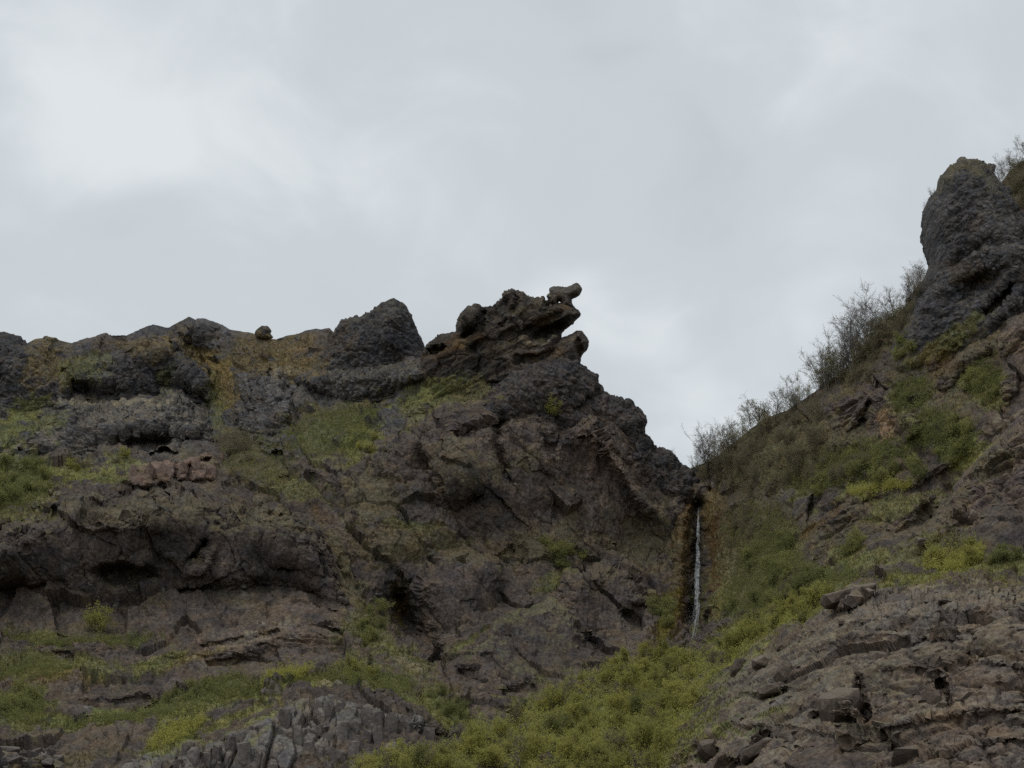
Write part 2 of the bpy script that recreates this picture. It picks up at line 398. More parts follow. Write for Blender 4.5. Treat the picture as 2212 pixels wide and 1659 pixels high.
M_LEAF_G = leaf_material('shrub_leaves', (0.20, 0.208, 0.085), (0.33, 0.33, 0.12), .45)
M_LEAF_O = leaf_material('olive_buds', (0.20, 0.175, 0.115), (0.30, 0.27, 0.155), .45)
M_TWIG = leaf_material('grey_birch_bark', (0.22, 0.20, 0.195), (0.34, 0.315, 0.31), 0.0)
M_TWIG_D = leaf_material('brown_twigs', (0.13, 0.11, 0.092), (0.19, 0.165, 0.14), 0.0)

# ------------------------------------------------------------------ mesh helpers
def tagged(o, label=None, cat=None, group=None, kind=None):
    for k, x in (('label', label), ('category', cat), ('group', group), ('kind', kind)):
        if x:
            o[k] = x
    return o
def build(name, P, quads, mat, parent=None, tris=None, colr=None, flat=False, origin=None):
    P = np.asarray(P, float)
    if origin is None:
        origin = np.array((0, 0, 0.0)) if parent is None else np.array(parent.location)
    me = bpy.data.meshes.new(name)
    nq = len(quads); ntr = 0 if tris is None else len(tris)
    me.vertices.add(len(P)); me.vertices.foreach_set('co', (P - origin).astype(f4).ravel())
    lo = np.concatenate([np.asarray(quads, np.int32).ravel(), np.asarray(tris, np.int32).ravel() if ntr else np.zeros(0, np.int32)])
    me.loops.add(len(lo)); me.loops.foreach_set('vertex_index', lo)
    me.polygons.add(nq + ntr)
    st = np.concatenate([np.arange(nq) * 4, nq * 4 + np.arange(ntr) * 3]).astype(np.int32)
    me.polygons.foreach_set('loop_start', st)
    me.polygons.foreach_set('use_smooth', np.full(nq + ntr, not flat))
    me.update(calc_edges=True); me.validate()
    if colr is not None:
        a = me.attributes.new('albedo', 'FLOAT_COLOR', 'POINT')
        a.data.foreach_set('color', np.hstack([np.clip(colr, 0.01, 0.9), np.ones((len(colr), 1))]).astype(f4).ravel())
    me.materials.append(mat)
    o = bpy.data.objects.new(name, me)
    COL.objects.link(o)
    if parent is not None:
        o.parent = parent
        o.location = origin - np.array(parent.location)
    else:
        o.location = origin
    return o
def normals(P, q):
    a = P[q[:, 2]] - P[q[:, 0]]; b = P[q[:, 3]] - P[q[:, 1]]
    n = np.cross(a, b)
    out = np.zeros_like(P)
    for k in range(4):
        for c in range(3):
            out[:, c] += np.bincount(q[:, k], n[:, c], len(P))
    return out / (np.linalg.norm(out, axis=1)[:, None] + 1e-9)

# ------------------------------------------------------------------ rock characters: displacement along the normal (metres)
def d_cong(p):
    f1, f2, h, _ = worley(p + 0.25 * np.stack([fbm(p, 1.2, 2, off=k) for k in (1., 2., 3.)], -1), 1.25)
    g1, g2, k2, _ = worley(p, 0.55, 3.3)
    pit = np.clip(fbm(p, 1.6, 2, off=8.2) - 0.28, 0, 1)
    return (1.0 * fbm(p, 6.0, 3) + 0.42 * fbm(p, 2.2, 3, ridged=True, off=4.) + 0.46 * (0.45 - f1) + 0.24 * R1[h] * (f1 < 0.45) + 0.28 * (0.45 - g1) + .12 * R1[k2] - 2.3 * pit + .42)
def d_stack(p):
    return d_cong(p) - 0.65 * fbm(p, 6.0, 3)
def d_mass(p):
    q = p * np.array((1, 1, 0.5), f4)
    c, s = math.cos(.6), math.sin(.6)
    qd = np.stack([(p[:, 0] * c + p[:, 2] * s) / 1.0, p[:, 1], (-p[:, 0] * s + p[:, 2] * c) / 2.2], -1).astype(f4)     # steep joints leaning right
    return (1.0 * fbm(p, 9.0, 3) + 1.15 * blocks(qd + 0.9 * fbm(p, 5, 3)[:, None], 5.5, 1.1, 1.0, .16) + 0.45 * fbm(q * np.array((1, 1, .6), f4), 2.2, 4, .6, ridged=True, off=2.)
            + .24 * blocks(qd + 0.3 * fbm(p, 2, 2)[:, None], 2.0, 6., .9, .3) + .16 * fbm(p, .8, 3, .6, off=7.))
def d_layer(p):
    # beds dipping down to the left
    c, s = math.cos(0.55), math.sin(0.55)
    q = np.stack([(p[:, 0] * c + p[:, 2] * s) / 6.0, p[:, 1] / 5.0, (-p[:, 0] * s + p[:, 2] * c) / 1.25], -1).astype(f4)
    return (0.75 * fbm(q, 1.0, 3) + 0.8 * fbm(p, 5.0, 2, off=3.) + .55 * blocks(p + .4 * fbm(p, 2., 2)[:, None], 2.4, 2.6, .8, .4) + 0.18 * fbm(q, 0.4, 2, ridged=True, off=5.) + 0.25 * fbm(p, 0.9, 3, off=1.) - 1.2 * np.clip(fbm(p, 2.2, 2, off=6.) - .25, 0, 1))
def d_bench(p):
    q = np.stack([p[:, 0] / 7.0, p[:, 1] / 7.0, p[:, 2] / 0.8], -1).astype(f4)
    return (0.7 * fbm(q, 1.0, 3) + 0.7 * fbm(p, 5.0, 3, off=3.) + 0.3 * blocks(p, (2.0, 2.0, 0.8), 5.) + 0.18 * fbm(p, 0.7, 2))
def d_block(p):
    c, s = math.cos(0.3), math.sin(0.3)            # beds rising to the right
    a = p[:, 0] * c + p[:, 2] * s; b = -p[:, 0] * s + p[:, 2] * c
    w1 = fbm(p, 3.0, 3)[:, None]
    q = np.stack([a, p[:, 1], 1.7 * b], -1).astype(f4) + 0.55 * w1
    st = np.stack([a / 6.0, p[:, 1] / 4.0, b / 0.8], -1).astype(f4)
    return (0.9 * fbm(p, 8.0, 3) + 1.15 * blocks(q, 6.0, 1.3, .8, .35) + 0.34 * blocks(q, 2.2, 4.1, .7, .9) + 0.12 * blocks(q, 0.9, 7.7, .6, .5) + .6 * fbm(st, 1.0, 4, .6) + 0.14 * fbm(p, 0.4, 2))
def d_colm(p):
    q = (p + 0.12 * fbm(p, 2, 2)[:, None]) * np.array((1, 1, 0.24), f4)
    return (0.4 * fbm(p, 6, 2) + 0.8 * blocks(q, 1.9, 2.2, .3, .9) + 0.4 * blocks(p, (1.3, 1.3, 1.9), 6., .5) + 0.16 * fbm(p, 0.6, 2))
def d_rough(p):
    return 0.35 * fbm(p, 3.0, 3) + 0.3 * fbm(p, 1.0, 3, ridged=True, off=2.) + 0.12 * fbm(p, .4, 2)

SURF = []          # every large surface, for planting things on it
def rock_colour(p, u, v, nrm, base, base2, top, topc, pebble=False):
    n1 = fbm(p, 5.0, 4, off=1.5); n2 = fbm(p, 1.3, 3, off=6.5); n3 = fbm(p, 0.5, 2, off=2.5)
    k = np.clip(0.5 + 0.9 * n1 + 0.5 * n2, 0, 1)[:, None]
    col = base * (1 - k) + base2 * k
    col = col * (1 + 0.38 * n2 + 0.30 * n3 + 0.16 * n1)[:, None]
    if pebble:
        _a, _b, hh, _c = worley(p, 0.55, 3.3)
        col = col * (1 + 0.30 * R1[hh] + .25 * (0.45 - _a))[:, None]
    lich = (np.clip(fbm(p, 0.9, 3, off=12.) - 0.36, 0, 1) * 3.0)[:, None]
    col = col * (1 - np.clip(lich, 0, .7)) + np.array((0.20, 0.195, 0.17)) * np.clip(lich, 0, .7)
    if not pebble:
        ov = (np.clip(-.24 + 1.3 * fbm(p, 4.0, 4, off=41.) + .4 * n2 + .35 * nrm[:, 2], 0, .6))[:, None]
        col = col * (1 - ov) + C_OLIVE * .95 * (1 + .3 * n3)[:, None] * ov
    if top:
        g = np.clip((nrm[:, 2] - 0.52 + 0.35 * n2 + 0.25 * n1) * 3.2, 0, 1)[:, None] * top
        col = col * (1 - g) + topc * (1 + 0.3 * n3)[:, None] * g
    return paint(col, p, u, v, n2)

def catmull(pts, n=5):
    P = np.array(pts, float); m = len(P); out = []
    for i in range(m):
        p0, p1, p2, p3 = P[i - 1], P[i], P[(i + 1) % m], P[(i + 2) % m]
        for k in range(n):
            t = k / n
            out.append(0.5 * ((2 * p1) + (p2 - p0) * t + (2 * p0 - 5 * p1 + 4 * p2 - p3) * t * t + (3 * p1 - p0 - 3 * p2 + p3) * t ** 3) * 0.6
                       + (p1 * (1 - t) + p2 * t) * 0.4)
    return np.array(out)
def mass(name, label, poly, disp, mat, base, base2, T=4.0, wid=30, Y=None, slope=0.0, vref=0, back=None, emb=1.6, step=2.2, feats=(), jit=None,
         top=0.0, topc=C_OLIVE, amp=1.0, cat='rock', parts=False, flat=True, group=None, foot=-0.12, lean=0.0, tuck=0.0):
    """A rock body: outline at its own distance, rounded to a depth of T metres, then broken up by its rock character.
    Y=None lets it grow out of the hillside; otherwise it stands free and is closed round the back."""
    ol = catmull(poly)
    e3 = np.c_[ol / 14.0, np.full(len(ol), len(SURF) * 3.7)].astype(f4)
    if jit is None:
        jit = 4.0 if Y is not None else 7.0
    ol = ol + jit * np.c_[fbm(e3, 1.0, 4, .6), fbm(e3, 1.0, 4, .6, off=31.)]
    u0, v0 = ol.min(0) - step; u1, v1 = ol.max(0) + step
    gu = np.arange(u0, u1 + step, step); gv = np.arange(v0, v1 + step, step)
    nu, nv = len(gu), len(gv)
    U, V = [a.ravel() for a in np.meshgrid(gu, gv, indexing='ij')]
    inside = np.zeros(len(U), bool)
    dist = np.full(len(U), 1e9); nx = U.copy(); ny = V.copy()
    for k in range(len(ol)):
        x0, y0 = ol[k]; x1, y1 = ol[(k + 1) % len(ol)]
        if y0 != y1:
            m = ((y0 > V) != (y1 > V)) & (U < (x1 - x0) * (V - y0) / (y1 - y0) + x0)
            inside ^= m
        dx, dy = x1 - x0, y1 - y0
        t = np.clip(((U - x0) * dx + (V - y0) * dy) / (dx * dx + dy * dy + 1e-12), 0, 1)
        px, py = x0 + t * dx, y0 + t * dy
        d = (U - px) ** 2 + (V - py) ** 2
        m = d < dist
        dist[m] = d[m]; nx[m] = px[m]; ny[m] = py[m]
    dist = np.sqrt(dist)
    idx = np.arange(nu * nv).reshape(nu, nv)
    # counter-clockwise seen from the camera (u right, v down)
    q = np.stack([idx[:-1, :-1], idx[:-1, 1:], idx[1:, 1:], idx[1:, :-1]], -1).reshape(-1, 4)
    keep = inside[q].any(1)
    q = q[keep]
    used = np.zeros(nu * nv, bool); used[q.ravel()] = True
    snap = used & ~inside
    U2 = np.where(snap, nx, U); V2 = np.where(snap, ny, V); D = np.where(inside, dist, 0)
    ids = np.nonzero(used)[0]
    rem = np.full(nu * nv, -1); rem[ids] = np.arange(len(ids))
    U2, V2, D, edge = U2[ids], V2[ids], D[ids], snap[ids]
    q = rem[q]
    # how far each point is below the top of the body in its own column: a face stands out at its head and dies into the slope at its foot
    col_i = np.round((U2 - gu[0]) / step).astype(int)
    vt = np.full(nu + 2, 1e9); vb = np.full(nu + 2, -1e9)
    np.minimum.at(vt, col_i, V2); np.maximum.at(vb, col_i, V2)
    frac = np.clip((V2 - vt[col_i]) / np.maximum(vb[col_i] - vt[col_i], 12), 0, 1)
    if Y is None:
        e4 = np.c_[U2 / 40.0, V2 / 40.0, np.full(len(U2), len(SURF) * 5.1)].astype(f4)
        D2 = np.maximum(D + 0.45 * wid * np.clip(D / 10, 0, 1) * fbm(e4, 1.0, 4, .6), 0)
        h = np.clip(D2 / wid, 0, 1)
        h = (1 - (1 - h) ** 1.8) * (1 - (1 - foot) * frac ** 1.15)
    else:
        h = np.clip(D / wid, 0, 1)
        h = np.sqrt(1 - (1 - h) ** 2)
        sinkin = tuck * np.clip((frac - .45) / .55, 0, 1) ** 1.6
    e5 = np.c_[U2 / 22.0, V2 / 22.0, np.full(len(U2), 2.3)].astype(f4)
    rel = relief(U2 + 9 * fbm(e5, 1.0, 4, .6), V2 + 9 * fbm(e5, 1.0, 4, .6, off=7.), feats) * np.clip(D / 8.0, 0, 1)
    if Y is None:
        Yf = Ybase(U2, V2) + emb - (T + emb) * h + rel
        P = at(U2, V2, Yf); quads = q; Uall, Vall = U2, V2
    else:
        Yp = Y + slope * (V2 - vref) + lean * (U2 - ol[:, 0].mean())
        Pf = at(U2, V2, Yp - T * h + rel + sinkin)
        bt = T if back is None else back
        inn = np.nonzero(~edge)[0]
        Pb = at(U2[inn], V2[inn], Yp[inn] + bt * h[inn] + sinkin[inn])
        bm = np.arange(len(U2)); bm[inn] = len(U2) + np.arange(len(inn))
        P = np.vstack([Pf, Pb]); quads = np.vstack([q, bm[q][:, ::-1]])
        Uall = np.concatenate([U2, U2[inn]]); Vall = np.concatenate([V2, V2[inn]])
    nrm = normals(P, quads)
    p4 = P.astype(f4) * np.array((1, 0.3, 1), f4)
    P = P + nrm * (amp * disp(p4) * np.clip(np.abs(nrm[:, 1]) * 2.2, 0.3, 1))[:, None]
    nrm = normals(P, quads)
    col = rock_colour(p4, Uall, Vall, nrm, base, base2, top, topc, disp in (d_cong, d_stack))
    if parts:
        c = P[np.argmin(P[:, 2])] if False else P.mean(0)
        root = bpy.data.objects.new(name, None); COL.objects.link(root)
        root.empty_display_size = 0.5
        root.location = (c[0], c[1], P[:, 2].min())
        o = build('rock_face', P, quads, mat, root, colr=col, flat=flat)
    else:
        root = o = build(name, P, quads, mat, colr=col, flat=flat, origin=np.array((P[:, 0].mean(), P[:, 1].mean(), P[:, 2].min())))
    tagged(root, label, cat, group)
    nf = len(U2)
    SURF.append(dict(name=name, u0=gu[0], v0=gv[0], step=step, rem=rem.reshape(nu, nv), P=P[:nf], N=nrm[:nf], col=col[:nf], root=root, edge=edge))
    return root

# ------------------------------------------------------------------ the hillside
SKY = [(-3200,905),(-2300,800),(-1700,845),(-1200,770),(-800,790),(-400,735),(0,728),(15,727),(37,733),(52,744),(75,733),(100,728),(118,730),(155,741),(180,734),(212,727),(245,721),(272,722),(300,709),(330,699),(348,704),
 (364,706),(395,690),(407,685),(428,691),(462,697),(485,706),(497,713),(550,722),(560,728),(590,731),(640,721),(680,712),(712,711),(740,735),(800,762),(860,768),(925,770),
 (960,770),(1040,772),(1130,775),(1200,800),(1260,850),(1320,905),(1370,960),(1400,1000),(1450,1018),(1490,1012),(1520,1000),(1550,985),(1600,945),(1650,905),(1700,885),
 (1760,845),(1800,815),(1850,775),(1920,700),(1980,630),(2010,600),(2060,550),(2100,480),(2140,425),(2180,370),(2212,345),(2300,265),(2400,180),(2560,60),(2750,-20),(3000,40),(3400,-10),(4000,230),(5000,420)]
SKY = np.array(SKY, float)
hs = 2.5
hu = np.arange(-400, 2561, hs)
ext = np.cumsum(np.linspace(3, 34, 130))          # the slope goes on past both sides of the view, in coarser steps
NL, NM = len(ext), len(hu)
hua = np.concatenate([hu[0] - ext[::-1], hu, hu[-1] + ext])
hta = np.interp(hua, SKY[:, 0], SKY[:, 1])
ht = hta[NL:NL + NM]
NR = 440
VB = 1840.0
s = np.linspace(0, 1, NR)
HU = np.repeat(hua[:, None], NR, 1)
HV = hta[:, None] + (VB - hta[:, None]) * s[None]
HY = Ybase(HU.ravel(), HV.ravel()).reshape(HU.shape)
HP = at(HU, HV, HY)
# the far side of the crest and the foot of the slope down to the valley floor
NB, NF = 26, 40
top = HP[:, :1]
kb = np.arange(NB, 0, -1)[None, :, None]
backrows = top + np.array((0, 1.0, -0.10)) * (0.35 * kb ** 1.9) + np.array((0, 0, -0.004)) * kb ** 2
backrows[..., 0:1] *= 1.0 + 0.0 * kb
bot = HP[:, -1:]
kf = (np.arange(1, NF + 1) / NF)[None, :, None]
foot = np.concatenate([bot[..., :1] * np.ones_like(kf), bot[..., 1:2] + (58.0 - bot[..., 1:2]) * kf, bot[..., 2:] * (1 - kf) ** 1.35 - 0.35 * kf], -1)
G3 = np.concatenate([backrows, HP, foot], 1)
GU = np.concatenate([np.repeat(HU[:, :1], NB, 1), HU, np.repeat(HU[:, -1:], NF, 1)], 1)
GV = np.concatenate([np.repeat(HV[:, :1], NB, 1), HV, np.repeat(HV[:, -1:] + 40, NF, 1)], 1)
n0, n1_ = G3.shape[:2]
idx = np.arange(n0 * n1_).reshape(n0, n1_)
HQ = np.stack([idx[:-1, :-1], idx[:-1, 1:], idx[1:, 1:], idx[1:, :-1]], -1).reshape(-1, 4)
P = G3.reshape(-1, 3)
p4 = P.astype(f4)
nrm = normals(P, HQ)
p4 = p4 * np.array((1, .45, 1), f4)
u_, v_ = GU.ravel(), GV.ravel()
m1 = fbm(p4, 7., 4, off=2.2); m2 = fbm(p4, 1.6, 3, off=4.4); m3 = fbm(p4, .6, 2, off=8.8)
k = np.clip(0.5 + 0.9 * m1 + .5 * m2, 0, 1)[:, None]
hc = np.array((.064, .055, .051)) * (1 - k) + np.array((.128, .102, .084)) * k
wc = (1 / (1 + np.exp((u_ - 900) / 40 + 2 * m1)) / (1 + np.exp((v_ - 985) / 18 + 3 * m1)))[:, None]
hc = hc * (1 - wc) + (np.array((.075, .074, .079)) * (1 - k) + np.array((.112, .106, .104)) * k) * wc
ol = np.clip(0.06 + 1.3 * fbm(p4, 5., 4, off=14.) + .4 * m2, 0, .75)          # thin olive and brown cover here and there
veg = ol.copy()
kk = np.clip(.5 + 1.5 * fbm(p4, 3., 3, off=33.), 0, 1)[:, None]
hc = hc * (1 - ol[:, None]) + (C_OLIVE * kk + C_BROWN * (1 - kk)) * ol[:, None]
hc = hc * (1 + 0.34 * m2 + 0.30 * m3)[:, None]
HC = paint(hc, p4, u_, v_, m2, veg)
rough_ = np.clip(1.15 - veg, .12, 1)
q_ = p4 * np.array((1, 1, .6), f4)
_c, _s = math.cos(.6), math.sin(.6)
qd = np.stack([p4[:, 0] * _c + p4[:, 2] * _s, p4[:, 1], (-p4[:, 0] * _s + p4[:, 2] * _c) / 2.0], -1).astype(f4)
hd = (1.3 * fbm(p4, 11., 3) + rough_ * (.5 * fbm(q_ * np.array((1, 1, .6), f4), 2.4, 4, .6, ridged=True, off=2.) + 1.3 * blocks(qd + 0.8 * fbm(p4, 5., 3)[:, None], 4.6, 3.7, 1.0, .14) + .26 * blocks(qd + .3 * fbm(p4, 2., 2)[:, None], 1.8, 6.2, .8, .3))
      + (1 - rough_) * .6 * fbm(p4 * np.array((.5, .5, 1.5), f4), 2.2, 3, off=3.) + 0.26 * fbm(p4, .9, 3, .6, off=5.))
fade = np.ones((n0, n1_)); fade[:, NB:NB + 8] *= np.linspace(0.35, 1, 8)[None]; fade[:, :NB] *= 0.35; fade[:, -6:] *= np.linspace(1, 0, 6)[None]
P = P + nrm * (hd * fade.ravel() * np.clip(np.abs(nrm[:, 1]) * 2.0, .3, 1))[:, None]
nrm = normals(P, HQ)
hill = build('hillside', P, HQ, M_ROCK, colr=HC, flat=True)
tagged(hill, kind='structure')
HPd, HNd, HCd = [a.reshape(n0, n1_, 3)[NL:NL + NM, NB:NB + NR] for a in (P, nrm, HC)]

# valley floor out to the horizon
gx = np.array([-5000, -1500, -400, -150, 0, 150, 400, 1500, 5000.]); gy = np.array([-5000, -1500, -400, -100, 0, 40, 62, 400, 1500, 5000.])
GG = np.array([(x, y, 0.0 if y < 61 else -3.0) for x in gx for y in gy])
gi = np.arange(len(GG)).reshape(len(gx), len(gy))
gq = np.stack([gi[:-1, :-1], gi[1:, :-1], gi[1:, 1:], gi[:-1, 1:]], -1).reshape(-1, 4)
tagged(build('ground', GG, gq, M_TURF, colr=np.tile(C_OLIVE, (len(GG), 1))), kind='structure')

# ------------------------------------------------------------------ rocks (each one a thing)
def Z(off, k, pts):
    return [(off[0] + k * x, off[1] + k * y) for x, y in pts]
Z1, Z2, Z3, Z4 = (0, 658.3), (493.7, 603.5), (877.8, 576.0), (1097.2, 823.0)
ZL1, ZL2, ZL3, ZL4 = (0, 932.6), (0, 1247.5), (493.7, 932.6), (493.7, 1247.5)
Z6, Z7, Z8, ZR7, ZR8 = (1773, 274.3), (1718, 603.5), (1663, 932.6), (1371.5, 1247.5), (1663, 1247.5)
k1, k3, k7 = .248, .1984, .2232
CG2 = np.array((0.135, 0.127, 0.122)); CG0 = np.array((0.068, 0.067, 0.072))
MS0 = np.array((0.066, 0.056, 0.054)); MS2 = np.array((0.130, 0.103, 0.087))

mass('rock_outcrop', 'dark grey lumpy rock at the left edge of the photo, on the skyline', Z(Z1, k1, [(-400,250),(-100,270),(60,276),(150,300),(200,330),(330,420),(450,520),
  (520,600),(620,650),(640,720),(660,900),(500,1100),(250,1200),(100,1200),(-400,1200)]), d_cong, M_CONG, CG0, C_CONG, T=7, wid=55, Y=251, slope=0, vref=800, back=5, amp=.8, tuck=0)
mass('rock_mound', 'broad dark grey rock mound left of the golden grass gully, under the left ridge', Z(Z1, k1, [(560,540),(830,470),(1000,380),(1200,310),(1400,265),(1560,275),
  (1650,400),(1780,530),(1870,640),(1890,760),(1850,900),(1700,880),(1500,800),(1380,860),(1150,920),(900,870),(700,820),(560,720),(550,580)]), d_cong, M_CONG, CG0, C_CONG, T=11, wid=55,
  feats=[('line', [(300,760),(345,830),(350,860)], 14, 1.0)], foot=0.02)
mass('rock_mound', 'grey rock mound with a black hollow under its right side, above the reddish blocks', Z(Z1, k1, [(380,900),(520,810),(650,830),(850,890),(1050,880),(1300,850),(1500,760),
  (1580,780),(1700,900),(1850,1000),(1890,1200),(1800,1300),(1450,1310),(1000,1330),(800,1370),(500,1430),(300,1520),(50,1530),(-10,1330),(150,1250),(300,1100),(350,960)]),
  d_cong, M_CONG, C_CONG, CG2, T=12, wid=60, top=.5, topc=C_STRAW * .7,
  feats=[('bump', (318,965,46,18,-8), 7.0, 1.3), ('line', [(120,890),(70,940),(30,1000)], 14, 1.5), ('bump', (75,995,40,18,0), 4.0, 1.3)], foot=0.02)
mass('rock_cone', 'small grey cone-shaped rock between the golden gully and the grassy slope', Z(Z2, k1, [(60,1280),(120,950),(200,790),(320,740),(430,770),(520,880),(580,1000),(630,1150),(560,1300),
  (520,1500),(380,1580),(220,1500)]), d_cong, M_CONG, C_CONG, CG2, T=9, wid=50, foot=0.02)
mass('rock_ledge', 'low dark rock band under the conical pinnacle', Z(Z2, k1, [(600,900),(640,840),(800,790),(1200,770),(1600,740),(1750,790),(1790,880),(1620,970),(1400,1040),(1200,1090),(950,1110),
  (700,1020)]), d_cong, M_CONG, C_CONG * .95, CG2 * .9, T=7, wid=26, top=.35, foot=0.02)
mass('rock_pinnacle', 'dark conical rock pinnacle on the skyline, left of the overhanging crag', Z(Z2, k1, [(800,800),(840,650),(890,540),(940,440),(1010,362),(1130,340),(1240,305),
  (1300,260),(1360,208),(1430,185),(1490,208),(1540,250),(1600,350),(1640,450),(1690,560),(1725,680),(1760,800),(1820,1000),(1700,1150),(1300,1180),(900,1150),(700,950)]), d_stack, M_CONG, CG0 * .85, C_CONG * .95, T=6.5, wid=60,
  Y=245.5, slope=0, vref=760, back=7, jit=2.2, amp=.75, top=.3, feats=[('bump', (838,715,30,60,0), -1.5, 1.0)], tuck=0, step=1.9)
mass('ridge_boulder', 'small round boulder standing alone on the left skyline', Z(Z2, k1, [(228,470),(258,427),(305,410),(345,416),(370,445),(362,470),(385,505),(330,530),(250,510)]), d_rough, M_CONG, CG0 * .9, C_DARKC,
  T=1.5, wid=15, Y=254.5, back=1.5, jit=.8, step=1.2, amp=.6, top=.5, topc=C_OLIVE * .7)

crag = mass('overhanging_crag', 'jagged brown crag of tilted beds jutting right over the skyline, animal-like', Z(Z3, k3, [(170,900),(200,840),(240,800),(330,742),(470,742),(540,715),(550,620),(600,530),(660,462),(740,447),(850,460),
  (960,430),(1040,370),(1080,312),(1190,275),(1270,292),(1340,340),(1400,365),(1450,352),(1500,352),(1520,388),(1660,408),(1810,424),(1842,462),(1900,512),(1870,570),(1800,630),(1700,705),(1686,790),
  (1660,950),(1600,1300),(1200,1650),(700,1700),(300,1600),(150,1200)]), d_layer, M_ROCK, np.array((.042,.038,.035)), np.array((.080,.064,.052)), T=6.5, wid=42, Y=233, slope=0, vref=700, back=6, jit=2.6, step=1.7, amp=0.85,
  feats=[('line', Z(Z3, k3, [(850,500),(780,640),(640,760)]), 8, 3.0), ('line', Z(Z3, k3, [(1200,340),(1180,480)]), 8, 2.6), ('line', Z(Z3, k3, [(1280,720),(1480,600),(1690,500)]), 7, 1.6),
         ('line', Z(Z3, k3, [(1640,650),(1500,700),(1420,760)]), 12, 3.5), ('line', Z(Z3, k3, [(250,910),(380,910)]), 8, 3.2), ('line', Z(Z3, k3, [(700,900),(1050,640),(1400,440)]), 7, 1.5),
         ('line', Z(Z3, k3, [(620,620),(720,520)]), 14, -2.5), ('line', Z(Z3, k3, [(1130,560),(1500,420)]), 9, -1.6), ('line', Z(Z3, k3, [(800,800),(1150,620)]), 9, -1.6)], tuck=0)
mass('perched_rock', 'rock balanced on top of the overhanging crag, with a tiny gap of sky beneath', Z(Z3, k3, [(1524,320),(1560,292),(1558,240),(1640,214),(1740,226),(1800,202),(1850,174),(1900,218),(1914,248),(1885,308),
  (1803,350),(1802,400),(1815,440),(1692,440),(1680,384),(1664,374),(1650,395),(1645,430),(1560,398),(1545,360)]), d_rough, M_ROCK, C_DARKC * .8, C_DARKC * 1.25, T=2.2, wid=16, Y=231.5, back=2.0, jit=.7, step=1.1, amp=.5,
  top=.3, topc=C_OLIVE * .6)
mass('rock_snout', 'blunt brown rock knob poking right beneath the overhanging crag', Z(Z3, k3, [(980,960),(1120,860),(1260,800),(1400,778),(1500,795),(1620,828),(1700,772),(1800,722),(1850,684),(1915,680),(1960,755),(1991,810),
  (1972,890),(1912,960),(1892,1060),(1900,1250),(1700,1450),(1400,1500),(1150,1450),(1040,1250),(1000,1040)]), d_layer, M_ROCK, np.array((.050,.044,.040)), np.array((.095,.075,.060)), T=5.5, wid=32, Y=231, back=5, jit=1.3, step=1.7, amp=.5,
  feats=[('line', Z(Z3, k3, [(1200,1010),(1420,1000),(1600,900)]), 7, 2.4), ('line', Z(Z3, k3, [(1250,880),(1500,860)]), 5, 1.2), ('line', Z(Z3, k3, [(1870,820),(1880,980)]), 8, 1.5)], tuck=0)
mass('rock_dome', 'dark rounded rock shoulder under the crag, its right edge stepping down the skyline', Z(Z3, k3, [(900,1420),(1050,1260),(1200,1160),(1480,1030),(1750,1000),(1895,1065),(2000,1148),(2070,1222),(2100,1350)])
  + Z(Z4, k1, [(800,60),(830,108),(900,150),(1000,175),(1050,176),(1120,240),(1180,270),(1207,350),(1195,460),(1240,500),(1285,580),(1380,610),(1450,660),(1500,730),(1600,800),(1690,950),(1620,1200),(1300,1150),(1000,900),(700,700),(400,560),(50,450),(-250,330)]),
  d_cong, M_CONG, CG0 * .85, C_MASS * .85, T=6.5, wid=70, Y=230.5, slope=0, vref=850, back=5, jit=2.0, step=2.0, amp=.8,
  feats=[('line', Z(Z4, k1, [(700,280),(900,420),(1000,520)]), 10, 2.0), ('line', Z(Z4, k1, [(760,150),(600,260)]), 10, 1.5)], tuck=0, lean=0.03)

mass('rock_bluff', 'large brown rock face in the middle of the picture, below the grassy ledge', [(790,1010),(815,950),(850,905),(905,880),(985,890),(1060,870),(1120,850),(1200,870),(1240,930),(1250,1010),(1260,1090),(1230,1150),(1160,1180),(1080,1180),
  (1000,1170),(930,1125),(860,1110),(815,1070)], d_mass, M_ROCK, MS0, MS2, T=6, wid=80, top=.35,
  feats=[('line', [(920,900),(905,980),(940,1060),(900,1100)], 10, 1.6), ('line', [(1080,880),(1070,960),(1100,1040)], 9, 1.8), ('bump', (990,1030,45,50,0), -3, 1.2), ('line', [(1000,1110),(1030,1080)], 9, 3), ('bump', (880,960,35,60,10), -2, 1.2)])
mass('rock_buttress', 'brown buttress with a pale diagonal rib, left of the waterfall under the skyline', [(1170,960),(1200,900),(1260,880),(1310,890),(1345,960),(1385,1010),(1430,1060),(1470,1070),(1490,1110),(1460,1190),(1400,1200),(1330,1190),(1250,1180),(1180,1130),(1160,1040)],
  d_mass, M_ROCK, MS0, MS2, T=6, wid=60, top=.25,
  feats=[('line', [(1270,925),(1320,985),(1370,1060),(1400,1100)], 12, -3.2), ('line', [(1300,920),(1350,985),(1420,1080)], 12, 2.0), ('bump', (1130,1000,26,20,0), 3, 1.3), ('bump', (1345,1150,22,14,0), 4, 1.3), ('bump', (1250,1020,30,80,-10), 1.5, 1.0)])
mass('rock_outcrop', 'smooth dark slab leaning over a black hollow, in the centre bottom', [(885,1290),(905,1240),(960,1200),(1040,1195),(1090,1220),(1100,1290),(1080,1370),(1030,1430),(975,1445),(940,1400),(905,1340)],
  d_mass, M_ROCK, MS0 * .9, C_MASS * .95, T=6.5, wid=42, amp=.75, feats=[('line', [(1030,1330),(1075,1350)], 6, 2.0), ('bump', (985,1300,50,60,0), -1.5, 1.2)])
